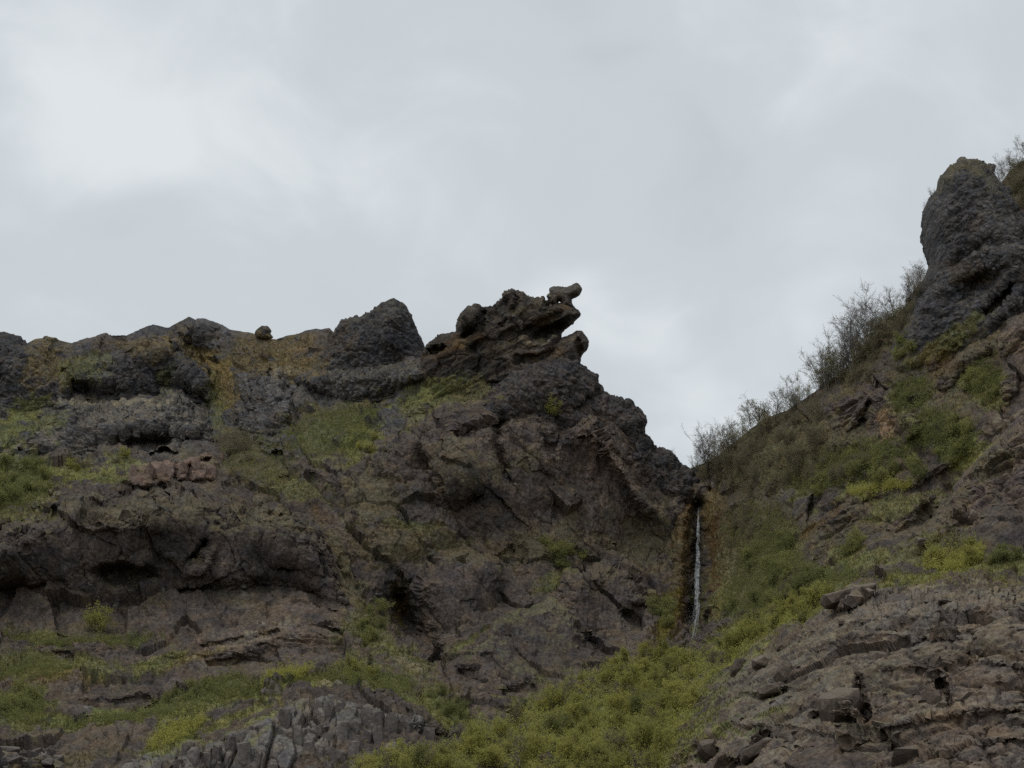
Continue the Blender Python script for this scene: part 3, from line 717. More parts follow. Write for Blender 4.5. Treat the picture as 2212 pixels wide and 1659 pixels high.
mass('rock_outcrop', 'dark brown slab with a grassy upper-left edge, above the gully thicket', [(970,1440),(1010,1400),(1060,1330),(1130,1300),(1200,1290),(1260,1330),(1280,1400),(1260,1460),(1200,1490),(1130,1505),(1060,1490),(1010,1480)],
  d_mass, M_ROCK, MS0, C_MASS, T=6, wid=36, amp=.75, top=.3, topc=C_GREEN, feats=[('line', [(1050,1480),(1120,1495)], 10, 4)])
mass('rock_buttress', 'rough brown rock lump left of the foot of the waterfall', [(1195,1290),(1215,1245),(1260,1215),(1320,1210),(1370,1240),(1410,1290),(1425,1350),(1420,1410),(1370,1430),(1310,1430),(1270,1450),(1230,1400),(1200,1350)],
  d_mass, M_ROCK, MS0 * 1.05, MS2, T=6.5, wid=45, top=.3, feats=[('bump', (1380,1330,24,30,0), 3, 1.3), ('line', [(1270,1380),(1280,1440)], 8, 3)])

cliff = mass('rock_cliff', 'long dark brown cliff at the left with black hollows across its face', [(-400,1130),(-60,1130),(20,1120),(70,1085),(95,1055),(140,1045),(190,1050),(270,1055),(350,1058),(440,1050),(520,1070),(560,1072),(600,1085),(650,1105),(685,1135),(710,1165),
  (725,1205),(735,1260),(755,1300),(750,1330),(680,1325),(600,1315),(500,1335),(400,1355),(300,1368),(200,1368),(0,1375),(-400,1380)], d_mass, M_ROCK, MS0 * .78, C_MASS * .95, T=12, wid=85, amp=.95, top=.25,
  feats=[('bump', (275,1242,55,20,4), 8, 1.6), ('bump', (395,1285,24,12,0), 6, 1.5), ('line', [(440,1172),(430,1195),(405,1215)], 8, 3.5), ('bump', (30,1315,110,45,0), 9, 1.4), ('line', [(130,1262),(145,1310),(160,1350)], 9, 4),
         ('line', [(460,1195),(445,1230),(420,1240)], 7, -1.5), ('bump', (600,1300,70,22,0), 5, 1.3), ('bump', (625,1230,26,8,5), 3, 1.3), ('bump', (480,1250,60,40,0), -2, 1.2), ('bump', (300,1120,160,30,0), -1.5, 1.2),
         ('line', [(690,1200),(700,1260)], 8, 2.5), ('bump', (100,1070,20,10,0), 5, 1.3), ('bump', (520,1290,20,10,0), 4, 1.4), ('bump', (350,1330,14,10,0), 4, 1.4)])
band = mass('rock_band', 'row of reddish-brown blocks along the top of the left cliff', [(255,1040),(275,1010),(300,1003),(325,995),(360,990),(400,985),(430,975),(450,968),(470,975),(483,1000),(480,1030),(460,1048),(400,1050),(350,1055),(320,1062),(290,1060)],
  d_block, M_ROCK, C_RED * .82, C_RED * 1.1, T=6, wid=18, emb=3, amp=0.35, parts=True, feats=[('line', [(326,1005),(336,1040)], 5, 3), ('line', [(380,1000),(382,1040)], 4, 2), ('line', [(408,1005),(410,1040)], 4, 2), ('bump', (445,992,14,5,-8), 2.5, 1.5)], foot=0.5)
mass('rock_ledges', 'brown thinly bedded rock ledges below the right end of the left cliff', [(370,1400),(420,1360),(500,1340),(600,1318),(680,1330),(750,1340),(770,1370),(755,1410),(740,1440),(660,1440),(580,1450),(500,1455),(420,1450),(360,1440),(300,1440)],
  d_bench, M_ROCK, np.array((.105,.088,.078)), np.array((.165,.130,.108)), T=4.5, wid=45, top=.6, topc=C_BROWN * 1.05, feats=[('line', [(600,1352),(680,1348),(745,1372)], 5, 2), ('line', [(420,1402),(520,1380),(600,1365)], 5, 1.4)])
colm = mass('columnar_outcrop', 'grey outcrop of upright jointed columns at the bottom left', [(230,1690),(255,1650),(340,1622),(390,1600),(450,1590),(500,1575),(550,1540),(600,1515),(660,1497),(740,1495),(800,1508),(860,1530),(905,1548),(940,1570),(948,1595),(900,1608),(830,1615),(760,1640),(720,1665),(700,1700),(450,1740),(260,1740)],
  d_colm, M_ROCK, C_GREY * .82, C_GREY * 1.12, T=8, wid=34, amp=.95, top=.45, topc=np.array((.17,.165,.14)), parts=True)
lblk = mass('rock_outcrop', 'pale grey blocky outcrop in the bottom left corner', [(-200,1620),(-20,1606),(40,1607),(70,1618),(105,1617),(120,1634),(142,1655),(150,1690),(0,1740),(-200,1740)], d_block, M_ROCK, C_GREY * .9, C_GREY * 1.25, T=7, wid=16, amp=.8, parts=True)
mass('rock_outcrop', 'dark rocky step between the two green benches at lower left', [(95,1400),(140,1395),(200,1402),(250,1425),(240,1440),(180,1445),(120,1435)], d_bench, M_ROCK, MS0 * .8, MS0 * 1.2, T=1.6, wid=8)
mass('rock_outcrop', 'broken brown rock band above the lowest green bench', [(130,1525),(180,1495),(250,1500),(320,1490),(340,1515),(290,1535),(220,1545),(150,1545)], d_bench, M_ROCK, MS0 * .85, MS2, T=2.0, wid=9)
mass('rock_rib', 'thin dark ledges at the bottom of the central slabs', [(985,1490),(1040,1478),(1100,1505),(1140,1510),(1130,1535),(1080,1545),(1030,1530)], d_bench, M_ROCK, MS0 * .8, MS2, T=2.0, wid=9)
mass('rock_spur', 'dark rock spur on the grassy slope right of the reddish blocks', [(590,1030),(620,1000),(660,980),(700,975),(740,995),(775,1040),(790,1090),(770,1130),(735,1110),(700,1070),(650,1045),(610,1045)], d_mass, M_ROCK, MS0, C_MASS, T=5, wid=35, top=.45)

# right-hand slope
mass('rock_stack', 'tall dark rounded rock pillar on the upper right skyline', Z(Z6, k3, [(1450,420),(1510,370),(1620,380),(1700,385),(1840,460),(1860,520),(1960,640),(2060,770),(2130,900),(2212,1030),(2320,1250),(2350,1500),(2330,1700)])
  + Z(Z7, k7, [(2350,300),(2100,600),(1900,800),(1600,950),(1400,1050),(1150,1100),(950,1050),(850,900),(850,760),(900,640),(950,500),(1050,330),(1090,200),(1180,80),(1250,0)]) + Z(Z6, k3, [(1180,1500),(1155,1380),(1125,1220),(1115,1040),(1130,900),(1180,790),(1260,700),(1290,570),(1380,470)]),
  d_stack, M_CONG, CG0 * .95, C_CONG * 1.15, T=9.5, wid=75, Y=198.5, slope=0, vref=500, back=7, jit=2.0, step=1.8, amp=0.7, top=.35,
  feats=[('line', Z(Z6, k3, [(1500,1500),(1800,1280),(2200,1230)]), 14, .8), ('bump', (2110,620,50,25,-30), 3, 1.2), ('line', Z(Z7, k7, [(1850,330),(2080,100)]), 10, 5)], tuck=0, lean=-0.036)
mass('rock_outcrop', 'purplish-brown broken rock below the bare trees, left of a pale tan scar', [(1755,900),(1775,850),(1830,825),(1880,800),(1930,830),(1960,880),(2000,930),(1990,985),(1950,1000),(1900,975),(1840,970),(1790,960)], d_block, M_ROCK, C_PURP * .8, C_MASS * 1.15, T=6, wid=40, amp=.9,
  top=.3, feats=[('bump', (1805,950,20,8,-10), 4, 1.4), ('line', [(1880,870),(1850,930)], 6, 1.5)])
mass('rock_rib', 'upright brown slabs at the right edge, below the pillar', [(2165,900),(2150,840),(2165,780),(2150,730),(2180,690),(2240,660),(2400,650),(2400,870),(2240,880)], d_block, M_ROCK, C_MASS, np.array((.19,.145,.115)), T=7, wid=22, amp=.8)
mass('rock_outcrop', 'grey-brown rock between the green slope and the pillar, near the right edge', [(1990,850),(2010,800),(2070,760),(2120,730),(2150,760),(2120,800),(2080,830),(2060,880),(2020,900)], d_block, M_ROCK, MS0, MS2, T=3.5, wid=26, amp=.8, top=.3)
mass('rock_block', 'square grey rock jutting from the shrubs on the right slope', [(1676,1075),(1690,1055),(1730,1052),(1760,1065),(1755,1110),(1740,1150),(1700,1155),(1680,1120)], d_colm, M_ROCK, C_GREY * .62, C_GREY * .9, T=4.5, wid=14, amp=.7)
dband = mass('rock_band', 'diagonal brown rock band right of the waterfall, capped by a green ledge', [(1720,1190),(1760,1130),(1810,1085),(1870,1082),(1930,1080),(2000,1055),(2030,1080),(1990,1130),(1940,1180),(1890,1215),(1830,1240),(1770,1250),(1725,1235)], d_block, M_ROCK, MS0, MS2, T=5, wid=28, amp=.85, top=.35, parts=True)
pband = mass('rock_band', 'purplish scree-covered rock band at the right edge, above the bright green ledge', [(1890,1240),(1930,1190),(1990,1140),(2040,1080),(2080,1020),(2130,960),(2200,905),(2260,880),(2420,850),(2420,1190),(2240,1190),(2150,1195),(2090,1180),(2040,1200),(1990,1235),(1930,1250)], d_block, M_ROCK, C_PURP, C_CRAG * 1.1, T=6, wid=36, amp=.8, top=.35, parts=True)
# mossy walls of the waterfall notch
mass('mossy_rock', 'rust-brown mossy rock wall on the left of the waterfall', [(1425,1400),(1432,1310),(1440,1210),(1450,1130),(1478,1085),(1500,1090),(1498,1170),(1492,1250),(1486,1330),(1478,1400),(1450,1420)], d_rough, M_WET, C_RUST * .6, C_OLIVE * .7, T=4.0, wid=24, amp=1.3, jit=9)
mass('mossy_rock', 'golden-brown mossy rock wall on the right of the waterfall', [(1516,1110),(1522,1078),(1548,1062),(1580,1090),(1590,1160),(1595,1230),(1590,1290),(1560,1340),(1532,1330),(1526,1240),(1520,1170)], d_rough, M_WET, C_RUST * .75, C_OLIVE * .8, T=4.0, wid=24, amp=1.3, jit=9)

fcrag = mass('foreground_crag', 'big stony brown crag filling the bottom right corner', Z(ZR7, k1, [(170,1800),(330,1500),(420,1320),(500,1180),(650,930),(750,850),(860,750),(980,600),(1100,560),(1230,530),(1450,420),(1650,230),(1800,120),(1980,50),(2140,55)])
  + Z(ZR8, k1, [(970,120),(1180,90),(1420,100),(1600,80),(1780,60),(2000,55),(2212,20),(2800,-20),(3400,-60),(3400,2600),(1500,2600),(-600,2400),(-1100,2100)]), d_block, M_ROCK, C_CRAG * .58, C_CRAG * 1.28, T=9, wid=60, emb=2.5, step=2.3, amp=.8, top=.55, topc=C_STRAW * .8, parts=True,
  feats=[('line', [(1800,1325),(1850,1312),(1895,1290)], 8, 3.2), ('bump', (1840,1295,55,16,-18), -2.0, 1.2), ('bump', (1805,1500,52,46,0), -3.5, 1.6), ('line', [(1855,1470),(1862,1520),(1875,1550)], 8, 3), ('line', [(1760,1545),(1800,1550),(1850,1552)], 6, 2),
         ('line', [(1575,1655),(1620,1640),(1655,1590)], 7, 3), ('line', [(1480,1640),(1540,1620)], 8, 1.5), ('line', [(1700,1490),(1640,1505),(1600,1500)], 7, 2.0), ('line', [(2030,1460),(2050,1520)], 6, 3),
         ('line', [(1610,1400),(1680,1390),(1780,1350),(1900,1330),(2050,1320),(2212,1310)], 8, -.8), ('line', [(1780,1385),(1900,1365),(2060,1360)], 7, -.8), ('line', [(1900,1440),(2100,1420),(2212,1440)], 7, -.8),
         ('line', [(1830,1585),(1950,1560),(2100,1530),(2212,1530)], 8, -.8), ('line', [(1600,1560),(1700,1560),(1830,1590)], 7, -.8), ('line', [(2000,1640),(2120,1600),(2212,1590)], 8, -.8)])

# ------------------------------------------------------------------ reading the surface: what the view line (u, v) meets first
def surf(u, v):
    u = np.atleast_1d(np.asarray(u, float)); v = np.atleast_1d(np.asarray(v, float))
    ci = np.clip(np.round((u + 400) / hs).astype(int), 0, len(hu) - 1)
    ri = np.clip(np.round((v - ht[ci]) / (VB - ht[ci]) * (NR - 1)).astype(int), 0, NR - 1)
    P = HPd[ci, ri].copy(); Nn = HNd[ci, ri].copy(); C = HCd[ci, ri].copy(); who = np.full(len(u), -1)
    for k, S in enumerate(SURF):
        i = np.round((u - S['u0']) / S['step']).astype(int); j = np.round((v - S['v0']) / S['step']).astype(int)
        ok = (i >= 0) & (j >= 0) & (i < S['rem'].shape[0]) & (j < S['rem'].shape[1])
        r = np.where(ok, S['rem'][np.clip(i, 0, S['rem'].shape[0] - 1), np.clip(j, 0, S['rem'].shape[1] - 1)], -1)
        m = np.nonzero(r >= 0)[0]
        if len(m):
            m = m[S['P'][r[m], 1] < P[m, 1]]
            P[m] = S['P'][r[m]]; Nn[m] = S['N'][r[m]]; C[m] = S['col'][r[m]]; who[m] = k
    return P, Nn, C, who
def in_poly(u, v, poly):
    ins = np.zeros(len(u), bool)
    for k in range(len(poly)):
        x0, y0 = poly[k]; x1, y1 = poly[(k + 1) % len(poly)]
        if y0 != y1:
            ins ^= ((y0 > v) != (y1 > v)) & (u < (x1 - x0) * (v - y0) / (y1 - y0) + x0)
    return ins
rnd = random.Random(5)
nr = np.random.default_rng(21)

# ------------------------------------------------------------------ stones and blocks set into the rocks
import bmesh
def stone_material(name, c1, c2, c3):
    m = bpy.data.materials.new(name); m.use_nodes = True
    t = m.node_tree; b = t.nodes['Principled BSDF']
    b.inputs['Roughness'].default_value = 0.95; b.inputs['Specular IOR Level'].default_value = 0.15
    oi = N(t, 'ShaderNodeObjectInfo'); g = N(t, 'ShaderNodeNewGeometry')
    nz = N(t, 'ShaderNodeTexNoise'); nz.inputs['Scale'].default_value = 2.4; nz.inputs['Detail'].default_value = 6; nz.inputs['Roughness'].default_value = .65
    t.links.new(g.outputs['Position'], nz.inputs[0])
    c = ramp(t, oi.outputs['Random'], [(0.0, c1), (0.5, c2), (1.0, c3)]).outputs[0]
    c = mixc(t, 1.0, c, ramp(t, nz.outputs[0], [(.3, .6), (.7, 1.4)]).outputs[0], 'MULTIPLY')
    # pale lichen on faces turned up
    sp = N(t, 'ShaderNodeSeparateXYZ'); t.links.new(g.outputs['Normal'], sp.inputs[0])
    up = math_node(t, 'MULTIPLY', ramp(t, math_node(t, 'ADD', sp.outputs[2], math_node(t, 'MULTIPLY', nz.outputs[0], .6)), [(.85, 0.0), (1.15, 1.0)]).outputs[0], .35)
    c = mixc(t, up, c, (0.22, 0.20, 0.155))
    t.links.new(c, b.inputs['Base Color'])
    bp = N(t, 'ShaderNodeBump'); bp.inputs['Strength'].default_value = .8; bp.inputs['Distance'].default_value = .2
    t.links.new(nz.outputs[0], bp.inputs['Height']); t.links.new(bp.outputs[0], b.inputs['Normal'])
    return m
M_STONE = stone_material('crag_stone', (.085, .066, .054), (.125, .098, .080), (.15, .122, .098))
M_REDST = stone_material('reddish_stone', (.15, .105, .085), (.18, .128, .105), (.205, .15, .125))
M_GREYST = stone_material('grey_stone', (.095, .082, .076), (.125, .109, .102), (.15, .134, .124))
def hull(seed, n, sx, sy, sz, mat, boxy=0.0, bev=0.0):
    r = random.Random(seed)
    bm = bmesh.new()
    for _ in range(n):
        v = Vector((r.gauss(0, 1), r.gauss(0, 1), r.gauss(0, 1))).normalized()
        if boxy:
            mx = max(abs(v.x), abs(v.y), abs(v.z))
            v = v.lerp(v / mx, boxy)
        bm.verts.new((v.x * sx, v.y * sy, v.z * sz))
    bmesh.ops.convex_hull(bm, input=bm.verts)
    for v in [v for v in bm.verts if not v.link_faces]:
        bm.verts.remove(v)
    me = bpy.data.meshes.new('stone')
    bm.to_mesh(me); bm.free()
    me.materials.append(mat)
    return me
HULLS = [hull(100 + k, 14 + k % 5, 1, .8, .62 + .05 * (k % 4), M_STONE, .45) for k in range(14)]
RHULL = [hull(200 + k, 24, .8, .8, 1.0, M_REDST, .8) for k in range(6)]
GHULL = [hull(300 + k, 22, 1, .9, 1.0, M_GREYST, .75) for k in range(8)]
def put(parent, name, me, p, rot, sc):
    o = bpy.data.objects.new(name, me)
    o.parent = parent
    o.location = Vector(p) - parent.location
    o.rotation_euler = rot
    o.scale = sc
    COL.objects.link(o)
    return o
def hull_arr(me):
    co = np.empty(len(me.vertices) * 3, f4); me.vertices.foreach_get('co', co)
    return co.reshape(-1, 3), np.array([list(p.vertices) for p in me.polygons if len(p.vertices) == 3], np.int32)
HARR = [hull_arr(m) for m in HULLS]
def surf_of(root):
    return [S for S in SURF if S['root'] == root][0]
def scatter_stones(root, n, smin, smax, rubble, seed, pool=HULLS, region=None):
    S = surf_of(root)
    r = np.random.default_rng(seed)
    uu, vv = uv_of(S['P'])
    ok = np.nonzero((uu > -20) & (uu < 2232) & (vv < 1675) & (~S['edge']) & (S['N'][:, 1] < -0.15))[0]
    pick = r.choice(ok, n, replace=False)
    for i in pick:
        sz = smin * (smax / smin) ** (r.random() ** 2.2)
        p = S['P'][i] - S['N'][i] * sz * 0.6
        put(root, 'stone', pool[r.integers(len(pool))], p, (r.normal(0, .3), -.25 + r.normal(0, .35), r.uniform(0, 6.28)), (sz * r.uniform(.8, 1.5), sz * r.uniform(.8, 1.2), sz * r.uniform(.6, 1.0)))
    if rubble:
        pk = r.choice(ok, min(rubble, len(ok)), replace=False)
        VS, TS, off = [], [], 0
        for i in pk:
            co, tr = HARR[r.integers(len(HARR))]
            sz = r.uniform(.10, .32) * (0.6 + 0.5 * smax)
            a = r.uniform(0, 6.28); c, s_ = math.cos(a), math.sin(a)
            R = np.array(((c, -s_, 0), (s_, c, 0), (0, 0, 1.0)))
            VS.append((co * (sz * np.array((1.2, 1, .8)))) @ R.T + S['P'][i] - S['N'][i] * sz * .25); TS.append(tr + off); off += len(co)
        VS = np.vstack(VS); TS = np.vstack(TS)
        o = build('rubble', VS, np.zeros((0, 4), np.int32), M_STONE, root, tris=TS, flat=True)
        o['kind'] = 'stuff'
scatter_stones(fcrag, 80, .3, 1.4, 160, 3)
scatter_stones(pband, 34, .25, .8, 60, 8)
scatter_stones(dband, 24, .25, .8, 40, 9)
def big_stone(root, name, u, v, su, sv, depth, me, roll=0.0, lab=None, bury=.35):
    S = surf_of(root)
    p, n_, _, _ = surf(u, v); p = p[0]
    k = p[1] / F * 1.05
    o = put(root, name, me, (p[0], p[1] + bury * depth, p[2]), (0, math.radians(roll), 0), (su * k, depth, sv * k))
    if lab:
        o['label'] = lab
    return o
SLABS = [hull(400 + k, 40, 1, 1, 1, M_STONE, .55) for k in range(5)]
big_stone(fcrag, 'slab', 1842, 1292, 62, 17, 2.0, SLABS[0], -16, 'flat dark slab overhanging a black gap')
big_stone(fcrag, 'boulder', 1805, 1498, 46, 40, 2.2, SLABS[1], -14, 'largest rounded boulder in the crag')
big_stone(fcrag, 'slab', 1640, 1618, 44, 17, 1.6, SLABS[2], -30)
big_stone(fcrag, 'boulder', 1600, 1440, 20, 24, 1.2, SLABS[3], 20)
big_stone(fcrag, 'boulder', 1648, 1432, 22, 16, 1.2, SLABS[4], -10)
big_stone(fcrag, 'boulder', 1697, 1455, 18, 22, 1.2, SLABS[2], 30)
big_stone(fcrag, 'slab', 1667, 1490, 34, 13, 1.3, SLABS[3], -12)
big_stone(fcrag, 'boulder', 1890, 1400, 30, 22, 1.3, SLABS[1], 10)
big_stone(fcrag, 'boulder', 2020, 1515, 22, 24, 1.2, SLABS[0], 80)
big_stone(fcrag, 'boulder', 1525, 1622, 26, 24, 1.4, SLABS[4], 10)
for u, v, a, b in ((290,1028,17,24),(318,1030,12,27),(350,1022,20,22),(392,1016,13,21),(420,1012,13,22),(450,992,20,17),(455,1018,19,19),(300,1052,10,10),(350,1050,9,8),(478,1005,7,16)):
    big_stone(band, 'block', u, v, a, b, 1.3, RHULL[int(u) % 6], rnd.uniform(-8, 8), bury=.45)
CHULL = [hull(500 + k, 40, .9, .9, 1.0, M_GREYST, .93) for k in range(8)]
u = 275.0; i = 0
while u < 925:
    wd = rnd.uniform(9, 19)
    v = np.interp(u, (230, 340, 450, 550, 660, 800, 940), (1662, 1634, 1602, 1556, 1520, 1526, 1578)) + rnd.uniform(0, 8)
    vb_ = np.interp(u, (230, 450, 700, 760, 830, 940), (1680, 1690, 1680, 1640, 1616, 1604))
    while v < vb_:
        hgt = rnd.uniform(16, 40)
        if rnd.random() < .6:
            big_stone(colm, 'column', u, v + hgt * .8, wd * rnd.uniform(.8, 1.0), hgt * rnd.uniform(.8, 1.1), rnd.uniform(.8, 1.1), CHULL[i % 8], rnd.uniform(-7, 7), bury=rnd.uniform(.5, .85))
        i += 1
        v += hgt * 1.9
    u += wd * 1.75
for u, v, a, b in ((20,1618,24,10),(60,1632,18,12),(12,1642,16,11),(40,1652,22,10),(85,1628,14,10),(100,1645,16,10),(125,1642,10,12),(66,1656,14,9),(-10,1625,14,12),(110,1624,10,7)):
    big_stone(lblk, 'block', u, v, a, b, 1.0, GHULL[int(v) % 8], rnd.uniform(-12, 12))

# ------------------------------------------------------------------ birches, shrubs and grass
def tubes(paths, sides=3):
    """paths: list of (points (n,3), radii (n,)) -> verts, quads"""
    VS, QS, off = [], [], 0
    ang = np.arange(sides) * 2 * math.pi / sides
    for pts, rad in paths:
        n = len(pts)
        d = np.gradient(pts, axis=0); d /= np.linalg.norm(d, axis=1)[:, None] + 1e-9
        ref = np.array((0.31, 0.82, 0.12)); a = np.cross(d, ref); a /= np.linalg.norm(a, axis=1)[:, None] + 1e-9
        b = np.cross(d, a)
        ring = pts[:, None] + rad[:, None, None] * (a[:, None] * np.cos(ang)[None, :, None] + b[:, None] * np.sin(ang)[None, :, None])
        VS.append(ring.reshape(-1, 3))
        i = np.arange(n - 1)[:, None] * sides + np.arange(sides)[None]
        j = np.arange(n - 1)[:, None] * sides + (np.arange(sides)[None] + 1) % sides
        QS.append(np.stack([i, j, j + sides, i + sides], -1).reshape(-1, 4) + off)
        off += n * sides
    return np.vstack(VS), np.vstack(QS)
def limb(r, p, d, L, n, curl, up):
    pts = [np.array(p, float)]; d = np.array(d, float)
    for _ in range(n):
        d = d + r.normal(0, curl, 3) + np.array((0, 0, up)); d /= np.linalg.norm(d)
        pts.append(pts[-1] + d * L / n)
    return np.array(pts), d
def plant(seed, h, stems, spread, nb, ntw, rs=1.0):
    r = np.random.default_rng(seed)
    thick, thin, tips = [], [], []
    for _ in range(stems):
        a = r.uniform(0, 6.283); t = r.uniform(.1, 1) * spread
        L = h * r.uniform(.7, 1.05)
        P, _d = limb(r, (r.normal(0, .12 * spread), r.normal(0, .12 * spread), -.25), (math.cos(a) * t, math.sin(a) * t, 1), L, 7, .12, .10)
        thick.append((P, np.linspace(.045, .016, 8) * rs * (h / 4) ** .5))
        for _b in range(nb):
            f = r.uniform(.22, 1.0); k = f * 6.99
            p0 = P[int(k)] * (1 - k % 1) + P[int(k) + 1] * (k % 1)
            a2 = r.uniform(0, 6.283)
            B, d2 = limb(r, p0, (math.cos(a2), math.sin(a2), r.uniform(.3, 1.1)), h * r.uniform(.16, .36) * (1.15 - .5 * f), 4, .22, .10)
            thin.append((B, np.linspace(.019, .010, 5) * rs))
            for _t in range(ntw):
                k2 = r.uniform(.8, 3.99)
                p1 = B[int(k2)] * (1 - k2 % 1) + B[int(k2) + 1] * (k2 % 1)
                Tw, _ = limb(r, p1, d2 + r.normal(0, .7, 3), h * r.uniform(.05, .13), 2, .25, .05)
                thin.append((Tw, np.linspace(.0115, .007, 3) * rs))
                tips.append(Tw[-1]); tips.append(Tw[1])
            tips.append(B[-1]); tips.append(B[2])
    return thick, thin, np.array(tips)
def leaves(r, tips, n, size, clump):
    c = tips[r.integers(len(tips), size=n)] + r.normal(0, clump, (n, 3))
    a = r.normal(size=(n, 3)); a /= np.linalg.norm(a, axis=1)[:, None]
    b = np.cross(a, r.normal(size=(n, 3))); b /= np.linalg.norm(b, axis=1)[:, None] + 1e-9
    s_ = (size * r.uniform(.6, 1.3, n))[:, None]
    V = np.stack([c - a * s_, c + b * s_ * .6, c + a * s_, c - b * s_ * .6], 1).reshape(-1, 3)
    return V, np.arange(4 * n).reshape(-1, 4)
def mesh_of(name, groups):
    me = bpy.data.meshes.new(name)
    V = np.vstack([g[0] for g in groups]); off = 0; Q = []; MI = []
    for k, (v, q, m) in enumerate(groups):
        Q.append(q + off); off += len(v); MI += [k] * len(q); me.materials.append(m)
    Q = np.vstack(Q).astype(np.int32)
    me.vertices.add(len(V)); me.vertices.foreach_set('co', V.astype(f4).ravel())
    me.loops.add(Q.size); me.loops.foreach_set('vertex_index', Q.ravel())
    me.polygons.add(len(Q)); me.polygons.foreach_set('loop_start', (np.arange(len(Q)) * 4).astype(np.int32))
    me.polygons.foreach_set('material_index', np.array(MI, np.int32))
    me.update(calc_edges=True)
    return me
BARE = []
for k in range(7):
    th, tn, tips = plant(50 + k, 4.0, 3 + k % 3, .55 + .1 * (k % 3), 14, 8, .62)
    r = np.random.default_rng(k)
    lv = leaves(r, tips, 1000 if k % 2 else 200, .045 if k % 2 else .035, .06)
    v2, q2 = tubes(tn)
    trunk = mesh_of('trunk', [(*tubes(th, 4), M_TWIG)])
    crown = mesh_of('crown', [(v2, q2, M_TWIG), (*lv, M_LEAF_G if k % 2 else M_LEAF_O)])
    BARE.append((trunk, crown))
def shrub_proto(seed, h, leafm, nleaf, lsize, twig, stems=6, spread=1.0, clump=.16):
    th, tn, tips = plant(seed, h, stems, spread, 8, 2, .8)
    r = np.random.default_rng(seed)
    return mesh_of('shrub', [(*tubes(th + tn), twig), (*leaves(r, tips, nleaf, lsize, clump), leafm)])
YEL = [shrub_proto(70 + k, 2.6, M_LEAF_Y, 1500, .085, M_TWIG_D) for k in range(5)]
GRN = [shrub_proto(80 + k, 2.4, M_LEAF_G, 1300, .085, M_TWIG_D) for k in range(5)]
OLV = [shrub_proto(90 + k, 2.6, M_LEAF_O, 1000, .06, M_TWIG_D, 8, 1.1) for k in range(5)]

def place_tree(u, v, hgt, label, group=None, kind=None, sink=.15):
    P, _n, _c, _w = surf(u, v)
    p = P[0]
    k = (hgt * p[1] / F * 1.06) / 4.0
    root = bpy.data.objects.new('birch_tree', None)
    root.empty_display_size = .3
    root.location = (p[0], p[1] + .2, p[2] - sink)
    root.rotation_euler = (0, 0, rnd.uniform(0, 6.28)); root.scale = (k * rnd.uniform(.85, 1.15), k * rnd.uniform(.85, 1.15), k)
    COL.objects.link(root)
    tr, cr_ = BARE[rnd.randrange(len(BARE))] if kind is None else BARE[kind]
    for nm, me in (('trunk', tr), ('crown', cr_)):
        o = bpy.data.objects.new(nm, me); o.parent = root; COL.objects.link(o)
    tagged(root, label, 'tree', group)
    return root
def place_shrub(u, v, scale, pool, label, group=None, name='shrub', sink=.1):
    P, _n, _c, _w = surf(u, v)
    p = P[0]
    o = bpy.data.objects.new(name, pool[rnd.randrange(len(pool))])
    o.location = (p[0], p[1] - .1, p[2] - sink)
    o.rotation_euler = (rnd.gauss(0, .08), rnd.gauss(0, .08), rnd.uniform(0, 6.28))
    s_ = scale
    o.scale = (s_ * rnd.uniform(.85, 1.3), s_ * rnd.uniform(.85, 1.3), s_ * rnd.uniform(.8, 1.15))
    COL.objects.link(o)
    tagged(o, label, 'shrub', group)
    return o

# bare trees along the right-hand skyline
def sky_v(u):
    return float(np.interp(u, SKY[:, 0], SKY[:, 1]))
HT = ((1490, 40), (1530, 75), (1560, 75), (1610, 70), (1680, 80), (1730, 118), (1780, 116), (1830, 120), (1880, 108), (1920, 75), (1960, 60), (1985, 60))
n_t = 0
for i in range(58):
    u = 1500 + (1988 - 1500) * ((i + rnd.gauss(.5, 1.6)) / 58)
    h_ = np.interp(u, [a for a, _ in HT], [b for _, b in HT]) * rnd.choice((.45, .7, .8, .95, 1.05, 1.25)) * rnd.uniform(.9, 1.1)
    if u < 1700:
        lab, grp = 'low bare grey birch on the skyline just right of the notch', 'bare birches by the notch'
    elif u < 1900:
        lab, grp = 'tall bare grey birch on the steep right-hand skyline below the pillar', 'tall bare birches on the right skyline'
    else:
        lab, grp = 'small bare birch close under the foot of the rock pillar', 'small birches under the pillar'
    place_tree(u, sky_v(u) + rnd.uniform(1, 20), h_, lab, grp)
place_tree(1527, 995, 95, 'tall thin bare tree standing above the others at the sky notch', kind=0)
place_tree(1513, 1003, 62, 'lone leaning bare tree at the left end of the notch row', kind=3)
for u, h_ in ((1985, 70), (1993, 55), (2003, 40)):
    place_tree(u, 608, h_, 'bare shrubby birch against the left side of the pillar', 'birches left of the pillar')
place_tree(2003, 452, 32, 'tiny bare sapling growing from the left side of the pillar')
place_tree(2016, 425, 26, 'tiny sapling high on the left shoulder of the pillar')
for u in (2138, 2155, 2170, 2188, 2205, 2222):
    place_tree(u, sky_v(u) + 4, rnd.uniform(60, 85), 'bare birch on the slope behind the right side of the pillar', 'birches behind the pillar')
for u, v, h_ in ((1378, 880, 24), (1412, 968, 26), (1438, 985, 26), (1452, 990, 24), (1468, 1000, 22)):
    place_tree(u, v, h_, 'tiny bare sapling on the rock edge left of the sky notch', 'saplings on the left edge of the notch')
place_tree(977, 722, 26, 'tiny dead bush on the skyline left of the overhanging crag')

